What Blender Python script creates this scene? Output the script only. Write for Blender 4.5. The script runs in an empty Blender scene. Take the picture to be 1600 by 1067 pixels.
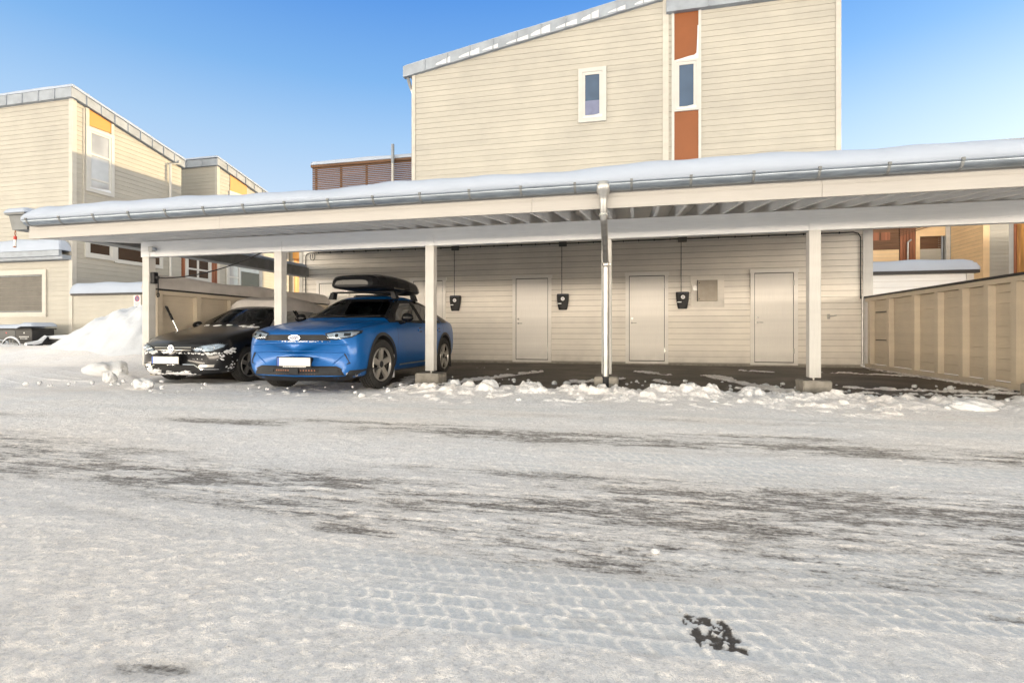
import bpy, bmesh, math, random
import numpy as np
from mathutils import Vector, Matrix
from mathutils.bvhtree import BVHTree

random.seed(7)
R = math.radians
scene = bpy.context.scene
col = scene.collection

# ------------------------------------------------------------------ camera
TH = R(13.2)
cam_data = bpy.data.cameras.new('camera')
cam = bpy.data.objects.new('camera', cam_data)
col.objects.link(cam)
cam.location = (0, 0, 0.8)
cam.rotation_euler = (R(90), 0, TH)
cam_data.sensor_width = 36
cam_data.lens = 18.5
cam_data.shift_y = -0.0091
cam_data.clip_start = 0.05
cam_data.clip_end = 6000
scene.camera = cam
scene.view_settings.view_transform = 'Standard'
scene.view_settings.look = 'None'
scene.view_settings.exposure = 0
scene.cycles.use_denoising = True
scene.cycles.max_bounces = 8

# ------------------------------------------------------------------ materials
def nodes_of(name):
    m = bpy.data.materials.new(name)
    m.use_nodes = True
    nt = m.node_tree
    b = nt.nodes['Principled BSDF']
    return m, nt, b

def L(nt, a, b):
    nt.links.new(a, b)

def coords(nt, scale=(1, 1, 1), kind='Object'):
    tc = nt.nodes.new('ShaderNodeTexCoord')
    mp = nt.nodes.new('ShaderNodeMapping')
    mp.inputs['Scale'].default_value = scale
    L(nt, tc.outputs[kind], mp.inputs['Vector'])
    return mp.outputs['Vector']

def noise(nt, vec, scale, detail=4, rough=0.55):
    n = nt.nodes.new('ShaderNodeTexNoise')
    n.inputs['Scale'].default_value = scale
    n.inputs['Detail'].default_value = detail
    n.inputs['Roughness'].default_value = rough
    L(nt, vec, n.inputs['Vector'])
    return n.outputs['Fac']

def ramp(nt, fac, stops):
    r = nt.nodes.new('ShaderNodeValToRGB')
    e = r.color_ramp.elements
    while len(e) < len(stops):
        e.new(0.5)
    for i, (p, c) in enumerate(stops):
        e[i].position = p
        e[i].color = c if len(c) == 4 else (*c, 1)
    L(nt, fac, r.inputs['Fac'])
    return r.outputs['Color']

def mixc(nt, fac, a, b, mode='MIX'):
    m = nt.nodes.new('ShaderNodeMix')
    m.data_type = 'RGBA'
    m.blend_type = mode
    for sock, v in ((m.inputs[0], fac), (m.inputs[6], a), (m.inputs[7], b)):
        if hasattr(v, 'is_linked') or hasattr(v, 'links'):
            L(nt, v, sock)
        elif isinstance(v, (int, float)):
            sock.default_value = v
        else:
            sock.default_value = (*v, 1) if len(v) == 3 else v
    return m.outputs[2]

def bump(nt, b, height, strength=0.3, dist=0.01):
    n = nt.nodes.new('ShaderNodeBump')
    n.inputs['Strength'].default_value = strength
    n.inputs['Distance'].default_value = dist
    L(nt, height, n.inputs['Height'])
    L(nt, n.outputs['Normal'], b.inputs['Normal'])

def simple(name, c, rough=0.5, metal=0.0, var=0.12, vscale=6.0, bmp=0.0, bscale=40.0, stretch=(1, 1, 1), coat=0.0, spec=0.5):
    m, nt, b = nodes_of(name)
    v = coords(nt, stretch)
    f = noise(nt, v, vscale)
    lo = tuple(x * (1 - var) for x in c)
    hi = tuple(min(1, x * (1 + var)) for x in c)
    L(nt, ramp(nt, f, [(0.3, lo), (0.7, hi)]), b.inputs['Base Color'])
    b.inputs['Roughness'].default_value = rough
    b.inputs['Metallic'].default_value = metal
    b.inputs['Coat Weight'].default_value = coat
    b.inputs['Specular IOR Level'].default_value = spec
    if bmp:
        bump(nt, b, noise(nt, v, bscale), bmp)
    return m

def paint_wood(name, c, stretch, dirt=0.15):
    """Painted timber: fine grain along the board, faint large stains."""
    m, nt, b = nodes_of(name)
    v = coords(nt, stretch)
    g = noise(nt, v, 9, 5)
    v2 = coords(nt)
    st = noise(nt, v2, 0.7, 5, 0.6)
    base = ramp(nt, g, [(0.3, tuple(x * 0.95 for x in c)), (0.7, tuple(min(1, x * 1.04) for x in c))])
    cr = noise(nt, coords(nt, (0.12, 0.12, 6.9)), 1.0, 1)           # boards differ a little from one another
    base = mixc(nt, 1.0, base, ramp(nt, cr, [(0.3, (0.95, 0.95, 0.95)), (0.7, (1.04, 1.04, 1.04))]), 'MULTIPLY')
    sp = nt.nodes.new('ShaderNodeSeparateXYZ'); L(nt, v2, sp.inputs[0])
    wet = nt.nodes.new('ShaderNodeMapRange'); wet.inputs['From Min'].default_value = 0.45; wet.inputs['From Max'].default_value = 0.05
    L(nt, sp.outputs['Z'], wet.inputs['Value'])
    sm = nt.nodes.new('ShaderNodeMath'); sm.operation = 'MULTIPLY'
    L(nt, wet.outputs[0], sm.inputs[0]); L(nt, noise(nt, v2, 4, 5, 0.6), sm.inputs[1])
    base = mixc(nt, sm.outputs[0], base, tuple(x * 0.55 for x in c))  # splash dirt near the ground
    stain = ramp(nt, st, [(0.35, (1 - dirt, 1 - dirt, 1 - dirt * 0.9)), (0.65, (1, 1, 1))])
    L(nt, mixc(nt, 1.0, base, stain, 'MULTIPLY'), b.inputs['Base Color'])
    b.inputs['Roughness'].default_value = 0.55
    bump(nt, b, g, 0.12, 0.004)
    return m

M = {}
M['cream_x'] = paint_wood('cream clapboard', (0.465, 0.443, 0.387), (0.5, 8, 14))
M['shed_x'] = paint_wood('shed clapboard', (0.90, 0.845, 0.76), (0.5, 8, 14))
M['cream_y'] = paint_wood('cream clapboard side', (0.465, 0.443, 0.387), (8, 0.5, 14))
M['peach_glow'] = paint_wood('peach clapboard', (0.86, 0.62, 0.36), (8, 0.5, 14))  # warm glow of reflected sun put into the wall colour
M['cream_trim'] = paint_wood('cream trim', (0.56, 0.535, 0.48), (10, 10, 0.6))
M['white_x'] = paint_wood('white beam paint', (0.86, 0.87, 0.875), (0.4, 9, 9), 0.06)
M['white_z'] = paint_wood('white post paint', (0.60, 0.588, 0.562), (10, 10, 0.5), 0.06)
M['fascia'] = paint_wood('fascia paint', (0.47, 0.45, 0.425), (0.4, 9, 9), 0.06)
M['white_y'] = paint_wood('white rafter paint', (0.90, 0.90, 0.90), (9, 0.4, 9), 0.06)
M['white_trim'] = simple('white window paint', (0.53, 0.525, 0.505), 0.45, var=0.03)
M['door'] = paint_wood('door paint', (0.88, 0.845, 0.795), (22, 10, 0.3), 0.04)
M['fence'] = paint_wood('fence paint', (0.65, 0.565, 0.445), (8, 0.5, 14), 0.15)
M['zinc'] = simple('zinc flashing', (0.30, 0.335, 0.385), 0.6, 0.1, var=0.15, vscale=3)
M['gutter'] = simple('galvanised gutter', (0.27, 0.31, 0.36), 0.36, 0.85, var=0.22, vscale=5, stretch=(1, 6, 6))
M['pipe'] = simple('galvanised pipe', (0.44, 0.44, 0.435), 0.38, 0.75, var=0.15, vscale=9)
M['orange'] = simple('orange panel', (0.225, 0.067, 0.015), 0.5, var=0.06, vscale=2)
M['yellow'] = simple('ochre panel', (0.58, 0.23, 0.022), 0.5, var=0.06, vscale=2)
M['concrete'] = simple('footing concrete', (0.27, 0.25, 0.22), 0.9, var=0.25, vscale=9, bmp=0.6, bscale=60)
M['black_plastic'] = simple('black plastic', (0.014, 0.014, 0.016), 0.45, var=0.2, spec=0.2)
M['dark_plastic'] = simple('dark grey plastic', (0.03, 0.032, 0.036), 0.5, var=0.2, spec=0.18)
M['glossy_black'] = simple('gloss black', (0.008, 0.008, 0.009), 0.2, var=0.1, spec=0.3)
M['rubber'] = simple('tyre rubber', (0.022, 0.021, 0.02), 0.75, var=0.35, vscale=30, bmp=0.5, bscale=90)
M['chrome'] = simple('chrome', (0.75, 0.76, 0.78), 0.14, 1.0, var=0.03)
M['steel'] = simple('brushed steel', (0.45, 0.44, 0.42), 0.35, 1.0, var=0.1)
M['rim'] = simple('alloy rim', (0.42, 0.40, 0.37), 0.38, 0.6, var=0.12, vscale=12)
M['rim_dark'] = simple('dirty alloy rim', (0.22, 0.21, 0.20), 0.45, 0.5, var=0.2, vscale=12)
M['gap'] = simple('painted gap shade', (0.44, 0.405, 0.35), 0.9, var=0.15)  # shade of the slots between boards painted in as a darker tone
M['lamp_inner'] = simple('lamp inside', (0.60, 0.66, 0.72), 0.25, 0.3, var=0.3, vscale=30)
M['charger_black'] = simple('charger black', (0.012, 0.012, 0.013), 0.42, var=0.2, spec=0.25)
M['dark_zinc'] = simple('weathered zinc', (0.19, 0.20, 0.205), 0.6, 0.1, var=0.2, vscale=4)
M['shutter'] = simple('grey shutter', (0.15, 0.138, 0.12), 0.7, var=0.15, vscale=3)
M['grey_box'] = simple('cabinet metal', (0.30, 0.265, 0.22), 0.5, 0.3, var=0.12, vscale=8)
M['plate'] = simple('plate white', (0.80, 0.77, 0.71), 0.4, var=0.02)
M['blue_mark'] = simple('plate blue', (0.05, 0.12, 0.45), 0.4, var=0.05)
M['sign_white'] = simple('sign white', (0.72, 0.72, 0.72), 0.4, var=0.03)
M['sign_red'] = simple('sign red', (0.35, 0.02, 0.05), 0.4, var=0.05)
M['sign_blue'] = simple('sign blue', (0.05, 0.07, 0.20), 0.4, var=0.05)
M['sign_grey'] = simple('sign print', (0.20, 0.25, 0.32), 0.5, var=0.05)
M['conduit_grey'] = simple('conduit grey', (0.14, 0.135, 0.125), 0.6, var=0.1)
M['dull_blue'] = simple('dull blue band', (0.018, 0.026, 0.05), 0.5, var=0.1)
M['red'] = simple('red plastic', (0.55, 0.03, 0.02), 0.4, var=0.05)
M['brown_slat'] = simple('dark slats', (0.14, 0.07, 0.035), 0.7, var=0.35, vscale=2.5, stretch=(0.4, 4, 12))
M['redwood'] = simple('red brown cladding', (0.26, 0.095, 0.045), 0.65, var=0.3, vscale=3, stretch=(5, 5, 0.4))
M['glow_wood'] = simple('golden glow cladding', (0.70, 0.34, 0.10), 0.5, var=0.5, vscale=1.6, stretch=(3, 3, 0.5))  # patchy glow of reflected sun painted into the boards
M['dark_wood'] = simple('wet dark wood', (0.02, 0.02, 0.022), 0.55, var=0.2)
M['bin'] = simple('grey bin plastic', (0.045, 0.05, 0.055), 0.5, var=0.15)
M['inside'] = simple('dark interior', (0.012, 0.012, 0.013), 0.8, var=0.2)
M['seat'] = simple('seat fabric', (0.045, 0.055, 0.06), 0.8, var=0.2)
M['room'] = simple('room interior', (0.10, 0.05, 0.03), 0.8, var=0.6, vscale=2)

def car_paint(name, c, metal, dust, coat=0.22):
    m, nt, b = nodes_of(name)
    v = coords(nt)
    fl = noise(nt, v, 900, 1)
    dn = noise(nt, v, 5, 5)
    base = ramp(nt, fl, [(0.35, tuple(x * 0.8 for x in c)), (0.65, tuple(min(1, x * 1.2) for x in c))])
    geo = nt.nodes.new('ShaderNodeSeparateXYZ')
    L(nt, v, geo.inputs[0])
    mr = nt.nodes.new('ShaderNodeMapRange')         # road dust, thicker low down
    mr.inputs['From Min'].default_value = 0.2
    mr.inputs['From Max'].default_value = 0.95
    mr.inputs['To Min'].default_value = dust
    mr.inputs['To Max'].default_value = dust * 0.15
    L(nt, geo.outputs['Z'], mr.inputs['Value'])
    mu = nt.nodes.new('ShaderNodeMath')
    mu.operation = 'MULTIPLY'
    L(nt, mr.outputs[0], mu.inputs[0])
    L(nt, dn, mu.inputs[1])
    L(nt, mixc(nt, mu.outputs[0], base, (0.22, 0.20, 0.19)), b.inputs['Base Color'])
    b.inputs['Metallic'].default_value = metal
    ra = nt.nodes.new('ShaderNodeMath')
    ra.operation = 'ADD'
    L(nt, mu.outputs[0], ra.inputs[0])
    ra.inputs[1].default_value = 0.33
    L(nt, ra.outputs[0], b.inputs['Roughness'])
    b.inputs['Specular IOR Level'].default_value = 0.25
    b.inputs['Coat Weight'].default_value = coat
    b.inputs['Coat Roughness'].default_value = 0.10
    return m
M['blue_paint'] = car_paint('metallic blue paint', (0.0, 0.100, 0.355), 0.22, 0.08, 0.28)
M['black_paint'] = car_paint('black paint', (0.005, 0.0055, 0.007), 0.1, 0.06, 0.7)

def glass(name, tint, transp, rough=0.02):
    m, nt, b = nodes_of(name)
    out = nt.nodes['Material Output']
    tr = nt.nodes.new('ShaderNodeBsdfTransparent')
    tr.inputs['Color'].default_value = (*tint, 1)
    gl = nt.nodes.new('ShaderNodeBsdfGlossy')
    gl.inputs['Roughness'].default_value = rough
    fr = nt.nodes.new('ShaderNodeFresnel')
    fr.inputs['IOR'].default_value = 1.5
    v = coords(nt)
    bp = nt.nodes.new('ShaderNodeBump')
    bp.inputs['Strength'].default_value = 0.02
    bp.inputs['Distance'].default_value = 0.02
    L(nt, noise(nt, v, 3, 2), bp.inputs['Height'])
    L(nt, bp.outputs['Normal'], gl.inputs['Normal'])
    mx = nt.nodes.new('ShaderNodeMixShader')
    L(nt, fr.outputs[0], mx.inputs[0])
    L(nt, tr.outputs[0], mx.inputs[1])
    L(nt, gl.outputs[0], mx.inputs[2])
    L(nt, mx.outputs[0], out.inputs['Surface'])
    return m
M['car_glass'] = glass('car glass', (0.62, 0.68, 0.65), 0.6)
M['lens'] = glass('lamp lens', (0.85, 0.9, 0.95), 0.9)

def pane_mat(name, c, ior):
    m, nt, b = nodes_of(name)
    v = coords(nt)
    f = noise(nt, v, 0.9, 3)
    L(nt, ramp(nt, f, [(0.3, tuple(x * 0.7 for x in c)), (0.7, tuple(x * 1.25 for x in c))]), b.inputs['Base Color'])
    b.inputs['Roughness'].default_value = 0.04
    b.inputs['IOR'].default_value = ior
    bump(nt, b, noise(nt, v, 1.3, 2), 0.03, 0.05)
    return m
M['pane'] = pane_mat('window pane', (0.05, 0.085, 0.15), 1.9)
M['pane_dark'] = pane_mat('dark window pane', (0.05, 0.03, 0.02), 1.6)
M['pane_light'] = pane_mat('bright window pane', (0.45, 0.46, 0.48), 1.9)
M['blind'] = simple('window blind', (0.17, 0.19, 0.30), 0.7, var=0.1)

def snow_mat(name, c=(0.80, 0.82, 0.86), bs=0.35, scale=30, dist=0.02, var=0.06):
    m, nt, b = nodes_of(name)
    v = coords(nt)
    f = noise(nt, v, 2.2, 5)
    L(nt, ramp(nt, f, [(0.3, tuple(x * (1 - var) for x in c)), (0.7, tuple(min(1, x * (1 + var)) for x in c))]), b.inputs['Base Color'])
    b.inputs['Roughness'].default_value = 0.65
    b.inputs['Specular IOR Level'].default_value = 0.25
    bump(nt, b, noise(nt, v, scale, 6, 0.65), bs, dist)
    return m
M['snow'] = snow_mat('fresh snow', (0.63, 0.655, 0.70))
M['roof_snow'] = snow_mat('smooth roof snow', (0.42, 0.475, 0.575), 0.12, 9, 0.02, 0.03)
M['old_snow'] = snow_mat('greyed snow', (0.52, 0.49, 0.47), 0.3, 25, 0.02, 0.15)
M['crust'] = snow_mat('crumbly snow', (0.76, 0.765, 0.78), 0.7, 45, 0.02, 0.08)

# ------------------------------------------------------------------ mesh helpers
class MB:
    def __init__(self):
        self.v, self.f, self.m = [], [], []
    def poly(self, pts, mi=0):
        n = len(self.v)
        self.v += [tuple(p) for p in pts]
        self.f.append(tuple(range(n, n + len(pts))))
        self.m.append(mi)
    def mesh_in(self, vs, fs, mi=0):
        n = len(self.v)
        self.v += [tuple(p) for p in vs]
        for f in fs:
            self.f.append(tuple(n + i for i in f))
            self.m.append(mi)
    def bm_in(self, bm, mi=0):
        bm.verts.index_update()
        self.mesh_in([v.co[:] for v in bm.verts], [[v.index for v in f.verts] for f in bm.faces], mi)
        bm.free()
    def box(self, x0, x1, y0, y1, z0, z1, bev=0.0, mi=0, mat=None):
        bm = bmesh.new()
        bmesh.ops.create_cube(bm, size=1)
        for v in bm.verts:
            v.co = Vector(((x0 + x1) / 2 + v.co.x * (x1 - x0), (y0 + y1) / 2 + v.co.y * (y1 - y0), (z0 + z1) / 2 + v.co.z * (z1 - z0)))
        if bev:
            bmesh.ops.bevel(bm, geom=bm.edges[:], offset=bev, segments=2, affect='EDGES', profile=0.5)
        if mat is not None:
            bm.transform(mat)
        self.bm_in(bm, mi)
        return self
    def prism(self, pts, axis, a0, a1, mi=0):
        """Polygon pts in the two other axes, extruded along axis."""
        def P(p, a):
            return {'x': (a, p[0], p[1]), 'y': (p[0], a, p[1]), 'z': (p[0], p[1], a)}[axis]
        n = len(pts)
        vs = [P(p, a0) for p in pts] + [P(p, a1) for p in pts]
        fs = [list(range(n))[::-1], list(range(n, 2 * n))] + [[i, (i + 1) % n, n + (i + 1) % n, n + i] for i in range(n)]
        bm = bmesh.new()
        bv = [bm.verts.new(v) for v in vs]
        for f in fs:
            bm.faces.new([bv[i] for i in f])
        bmesh.ops.recalc_face_normals(bm, faces=bm.faces[:])
        self.bm_in(bm, mi)
        return self
    def tube(self, pts, r, seg=10, mi=0, caps=True):
        pts = [Vector(p) for p in pts]
        rs = r if isinstance(r, (list, tuple)) else [r] * len(pts)
        rings, up = [], None
        for i, p in enumerate(pts):
            d = ((pts[min(i + 1, len(pts) - 1)] - pts[max(i - 1, 0)])).normalized()
            if up is None:
                up = Vector((0, 0, 1)) if abs(d.z) < 0.9 else Vector((0, 1, 0))
            a = d.cross(up).normalized()
            b = a.cross(d).normalized()
            up = b
            rings.append([p + (a * math.cos(t) + b * math.sin(t)) * rs[i] for t in [2 * math.pi * k / seg for k in range(seg)]])
        vs = [v for ring in rings for v in ring]
        fs = []
        for i in range(len(pts) - 1):
            for k in range(seg):
                fs.append([i * seg + k, i * seg + (k + 1) % seg, (i + 1) * seg + (k + 1) % seg, (i + 1) * seg + k])
        if caps:
            fs += [list(range(seg))[::-1], list(range((len(pts) - 1) * seg, len(pts) * seg))]
        self.mesh_in(vs, fs, mi)
        return self
    def lathe(self, prof, axis='x', seg=40, centre=(0, 0, 0), mi=0):
        """prof: (a along axis, radius)."""
        vs, fs = [], []
        for a, r in prof:
            for k in range(seg):
                t = 2 * math.pi * k / seg
                c, s = r * math.cos(t), r * math.sin(t)
                p = {'x': (a, c, s), 'y': (c, a, s), 'z': (c, s, a)}[axis]
                vs.append((p[0] + centre[0], p[1] + centre[1], p[2] + centre[2]))
        for i in range(len(prof) - 1):
            for k in range(seg):
                fs.append([i * seg + k, i * seg + (k + 1) % seg, (i + 1) * seg + (k + 1) % seg, (i + 1) * seg + k])
        self.mesh_in(vs, fs, mi)
        return self
    def disc(self, c, r, axis='y', seg=28, mi=0):
        pts = []
        for k in range(seg):
            t = 2 * math.pi * k / seg
            a, b = r * math.cos(t), r * math.sin(t)
            pts.append({'x': (c[0], c[1] + a, c[2] + b), 'y': (c[0] + a, c[1], c[2] + b), 'z': (c[0] + a, c[1] + b, c[2])}[axis])
        self.poly(pts, mi)
        return self
    def build(self, name, mats, parent=None, smooth=None, at=None):
        me = bpy.data.meshes.new(name)
        o = Vector(at) if at is not None else (parent_world(parent) if parent else Vector((0, 0, 0)))
        me.from_pydata([(x - o.x, y - o.y, z - o.z) for x, y, z in self.v], [], self.f)
        mats = list(mats) if isinstance(mats, (list, tuple)) else [mats]
        if len(mats) == 1 and self.m and max(self.m) == 1:
            mats.append(M['gap'])
        for m in mats:
            me.materials.append(m)
        if len(mats) > 1:
            me.polygons.foreach_set('material_index', self.m)
        if smooth is not None:
            me.shade_smooth()
            me.set_sharp_from_angle(angle=R(smooth))
        me.update()
        ob = bpy.data.objects.new(name, me)
        col.objects.link(ob)
        if parent:
            ob.parent = parent
        elif at is not None:
            ob.location = o
        return ob

def parent_world(p):
    v = Vector(p.location)
    while p.parent:
        p = p.parent
        v = v + Vector(p.location)
    return v

def tag(o, label, cat, group=None, kind=None):
    o['label'] = label
    o['category'] = cat
    if group:
        o['group'] = group
    if kind:
        o['kind'] = kind
    return o

def thing(name, loc, label, cat, group=None):
    o = bpy.data.objects.new(name, None)
    o.empty_display_size = 0.2
    col.objects.link(o)
    o.location = loc
    return tag(o, label, cat, group)

def holder(name, parent, loc=(0, 0, 0)):
    o = bpy.data.objects.new(name, None)
    o.empty_display_size = 0.1
    col.objects.link(o)
    o.parent = parent
    o.location = loc
    return o

def clip_poly(poly, a, b, c):
    """Keep the part of a 2D polygon with a*x + b*z <= c."""
    out = []
    for i in range(len(poly)):
        p, q = poly[i], poly[(i + 1) % len(poly)]
        dp, dq = a * p[0] + b * p[1] - c, a * q[0] + b * q[1] - c
        if dp <= 0:
            out.append(p)
        if (dp < 0) != (dq < 0) and dp != dq:
            t = dp / (dp - dq)
            out.append((p[0] + (q[0] - p[0]) * t, p[1] + (q[1] - p[1]) * t))
    return out

def clapboard(mb, outline, to3, pitch=0.14, lap=0.009, slot=0.0045, phase=0.0, holes=()):
    """Lapped horizontal boards clipped to a convex outline (u, z); to3(u, z, out) places them.
    holes: (u0, u1, z0, z1) openings the boards stop at."""
    zs = [p[1] for p in outline]
    z0, z1 = min(zs), max(zs)
    us = [p[0] for p in outline]
    u_lo, u_hi = min(us), max(us)
    k = math.floor((z0 - phase) / pitch)
    while phase + k * pitch < z1:
        a, b = phase + k * pitch, phase + (k + 1) * pitch
        cuts = sorted({u_lo, u_hi, *[h[i] for h in holes for i in (0, 1) if h[2] < b and h[3] > a]})
        for ua, ub in zip(cuts[:-1], cuts[1:]):
            um = (ua + ub) / 2
            zranges = [(a, b)]
            for h in holes:
                if h[0] < um < h[1]:
                    nr = []
                    for (p, q) in zranges:
                        if h[2] >= q or h[3] <= p:
                            nr.append((p, q))
                        else:
                            if p < h[2]: nr.append((p, h[2]))
                            if q > h[3]: nr.append((h[3], q))
                    zranges = nr
            for (p, q) in zranges:
                for (s0, s1, o0, o1) in ((a + slot, b, lap, 0.003), (b, b + 0.0001, 0.003, -lap), (a, a + slot, -lap, -lap), (a + slot - 0.0001, a + slot, -lap, lap)):
                    rect = [(ua, max(s0, p)), (ub, max(s0, p)), (ub, min(s1, q) if s1 - s0 > 0.001 else s1), (ua, min(s1, q) if s1 - s0 > 0.001 else s1)]
                    if rect[2][1] <= rect[0][1]:
                        continue
                    for i in range(len(outline)):
                        A, B = outline[i], outline[(i + 1) % len(outline)]
                        nx, nz = (B[1] - A[1]), -(B[0] - A[0])      # outline runs counter-clockwise
                        rect = clip_poly(rect, nx, nz, nx * A[0] + nz * A[1])
                        if len(rect) < 3:
                            break
                    if len(rect) >= 3:
                        mb.poly([to3(u, z, o0 + (o1 - o0) * (z - s0) / (s1 - s0)) for u, z in rect], 1 if s1 - s0 < .02 else 0)
        k += 1

def face_y(Y, sgn=-1):                       # wall in the plane Y, looking towards sgn*Y
    return lambda u, z, o: (u, Y + sgn * o, z)
def face_x(X, sgn=1):
    return lambda u, z, o: (X + sgn * o, u, z)
def rect_o(u0, u1, z0, z1):
    return [(u0, z0), (u1, z0), (u1, z1), (u0, z1)]
def ubox(mb, to3, u0, u1, z0, z1, o0, o1, mi=0):
    p = [to3(u, z, o) for o in (o0, o1) for z in (z0, z1) for u in (u0, u1)]
    mb.mesh_in(p, [(0, 1, 3, 2), (4, 6, 7, 5), (0, 4, 5, 1), (2, 3, 7, 6), (0, 2, 6, 4), (1, 5, 7, 3)], mi)

def uframe(mb, to3, u0, u1, z0, z1, w, o0, o1, mi=0, wb=None, wt=None):
    wb = w if wb is None else wb
    wt = w if wt is None else wt
    ubox(mb, to3, u0, u1, z1 - wt, z1, o0, o1, mi)
    ubox(mb, to3, u0, u1, z0, z0 + wb, o0, o1, mi)
    ubox(mb, to3, u0, u0 + w, z0 + wb, z1 - wt, o0, o1, mi)
    ubox(mb, to3, u1 - w, u1, z0 + wb, z1 - wt, o0, o1, mi)

def window(parent, to3, u0, u1, z0, z1, casing=0.075, sash=0.055, pane='pane', mulls=(), rails=(), o=0.034, blind=None, sill_snow=False):
    """casing boards, sash, pane; mulls/rails are positions of inner bars (u / z)."""
    mb = MB()
    uframe(mb, to3, u0, u1, z0, z1, casing, o - 0.02, o + 0.025)
    w = mb.build('window', M['white_trim'], parent)
    mb = MB()
    a0, a1, b0, b1 = u0 + casing, u1 - casing, z0 + casing, z1 - casing
    uframe(mb, to3, a0, a1, b0, b1, sash, o - 0.02, o + 0.010)
    for u in mulls:
        ubox(mb, to3, u - 0.04, u + 0.04, b0 + sash, b1 - sash, o - 0.02, o + 0.012)
    for (ra, rb, z) in rails:
        ubox(mb, to3, ra, rb, z - 0.03, z + 0.03, o - 0.02, o + 0.009)
    mb.build('sash', M['white_trim'], w)
    mb = MB()
    mb.poly([to3(a0 + sash, b0 + sash, o - 0.008), to3(a1 - sash, b0 + sash, o - 0.008), to3(a1 - sash, b1 - sash, o - 0.008), to3(a0 + sash, b1 - sash, o - 0.008)])
    mb.build('pane', M[pane], w)
    if blind:
        mb = MB()
        mb.poly([to3(a0 + sash, b0 + sash, o - 0.006), to3(a1 - sash, b0 + sash, o - 0.006), to3(a1 - sash, blind, o - 0.006), to3(a0 + sash, blind, o - 0.006)])
        mb.build('blind', M['blind'], w)
    if sill_snow:
        mb = MB()
        n = 9
        lo, hi = a0 + 0.005, a1 - 0.005
        for row in (0,):
            pts = []
            for i in range(n):
                t = i / (n - 1)
                hgt = 0.03 + 0.05 * t * t
                pts.append((lo + (hi - lo) * t, b0 + sash * 0.4 + hgt))
            for i in range(n - 1):
                q0, q1 = pts[i], pts[i + 1]
                mb.poly([to3(q0[0], b0 + 0.005, o + 0.024), to3(q1[0], b0 + 0.005, o + 0.024), to3(q1[0], q1[1], o + 0.004), to3(q0[0], q0[1], o + 0.004)])
        mb.build('sill_snow', M['snow'], w)
    return w

# ------------------------------------------------------------------ storage shed behind the carport
W = 13.4
fy = face_y(W)
shed = thing('storage_shed', (-2.2, W, 0), 'low cream clapboard storage building with five white doors behind the carport', 'shed')
mb = MB()
clapboard(mb, rect_o(-9.33, 5.0, 0.06, 3.28), fy, phase=0.06, slot=0.010, lap=0.016)
mb.build('wall', M['shed_x'], shed)
mb = MB()
mb.box(-9.3, 4.97, W + 0.03, 17.0, 0.02, 3.27)
mb.build('core', M['cream_x'], shed)
mb = MB()
mb.box(-9.44, -9.33, W - 0.03, W + 0.09, 0.05, 3.28)
mb.build('corner_board', M['cream_trim'], shed)
mb = MB()
mb.box(5.0, 5.2, W - 0.03, W + 0.09, 0.05, 3.28)
mb.build('corner_board', M['white_z'], shed)
mb = MB()
mb.box(-9.3, 5.0, W - 0.012, W + 0.03, -0.05, 0.035)
mb.build('plinth', M['concrete'], shed)
mb = MB()
mb.box(-9.44, 5.2, W, 17.0, 3.285, 3.36)
mb.build('roof', M['zinc'], shed)

def make_door(u0):
    """casing outer width 1.02; leaf 0.85 x 2.07; hinges right, handle left."""
    mb = MB()
    u1 = u0 + 1.02
    ubox(mb, fy, u0 - 0.02, u1 + 0.02, 2.19, 2.27, 0.004, 0.055)
    ubox(mb, fy, u0, u0 + 0.085, 0.03, 2.19, 0.004, 0.05)
    ubox(mb, fy, u1 - 0.085, u1, 0.03, 2.19, 0.004, 0.05)
    ubox(mb, fy, u0 + 0.085, u1 - 0.085, 0.03, 0.085, 0.004, 0.048)
    d = mb.build('door', M['door'], shed)
    mb = MB()
    a, b = u0 + 0.098, u1 - 0.098
    n = 14                                             # grooved leaf
    for i in range(n):
        x0, x1 = a + (b - a) * i / n, a + (b - a) * (i + 1) / n
        ubox(mb, fy, x0 + 0.002, x1 - 0.002, 0.105, 2.172, 0.0, 0.034)
    mb.poly([fy(a, 0.105, 0.03), fy(b, 0.105, 0.03), fy(b, 2.172, 0.03), fy(a, 2.172, 0.03)])
    mb.build('door_leaf', M['door'], d)
    mb = MB()
    mb.poly([fy(u0 + 0.08, 0.08, 0.0225), fy(u1 - 0.08, 0.08, 0.0225), fy(u1 - 0.08, 2.2, 0.0225), fy(u0 + 0.08, 2.2, 0.0225)])
    ubox(mb, fy, a, b, 0.088, 0.100, 0.0, 0.042)
    mb.build('threshold', M['black_plastic'], d)
    mb = MB()
    hx = a + 0.055
    mb.lathe([(W - 0.034, 0.024), (W - 0.042, 0.024), (W - 0.044, 0.0)], 'y', 14, (hx, 0, 1.03))
    mb.tube([(hx, W - 0.04, 1.03), (hx, W - 0.085, 1.03), (hx + 0.02, W - 0.095, 1.03), (hx + 0.115, W - 0.09, 1.026)], 0.010, 8)
    mb.build('handle', M['steel'], d, 40)
    mb = MB()
    mb.lathe([(W - 0.034, 0.026), (W - 0.044, 0.026), (W - 0.046, 0.0)], 'y', 14, (hx, 0, 1.14))
    mb.build('lock', M['steel'], d, 40)
    for z in (0.30, 1.88):
        mb = MB()
        ubox(mb, fy, b + 0.0, b + 0.022, z, z + 0.12, 0.03, 0.056)
        mb.build('hinge', M['steel'], d)
for u0 in (-8.87, -5.99, -3.12, -0.24, 2.64):
    make_door(u0)

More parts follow.
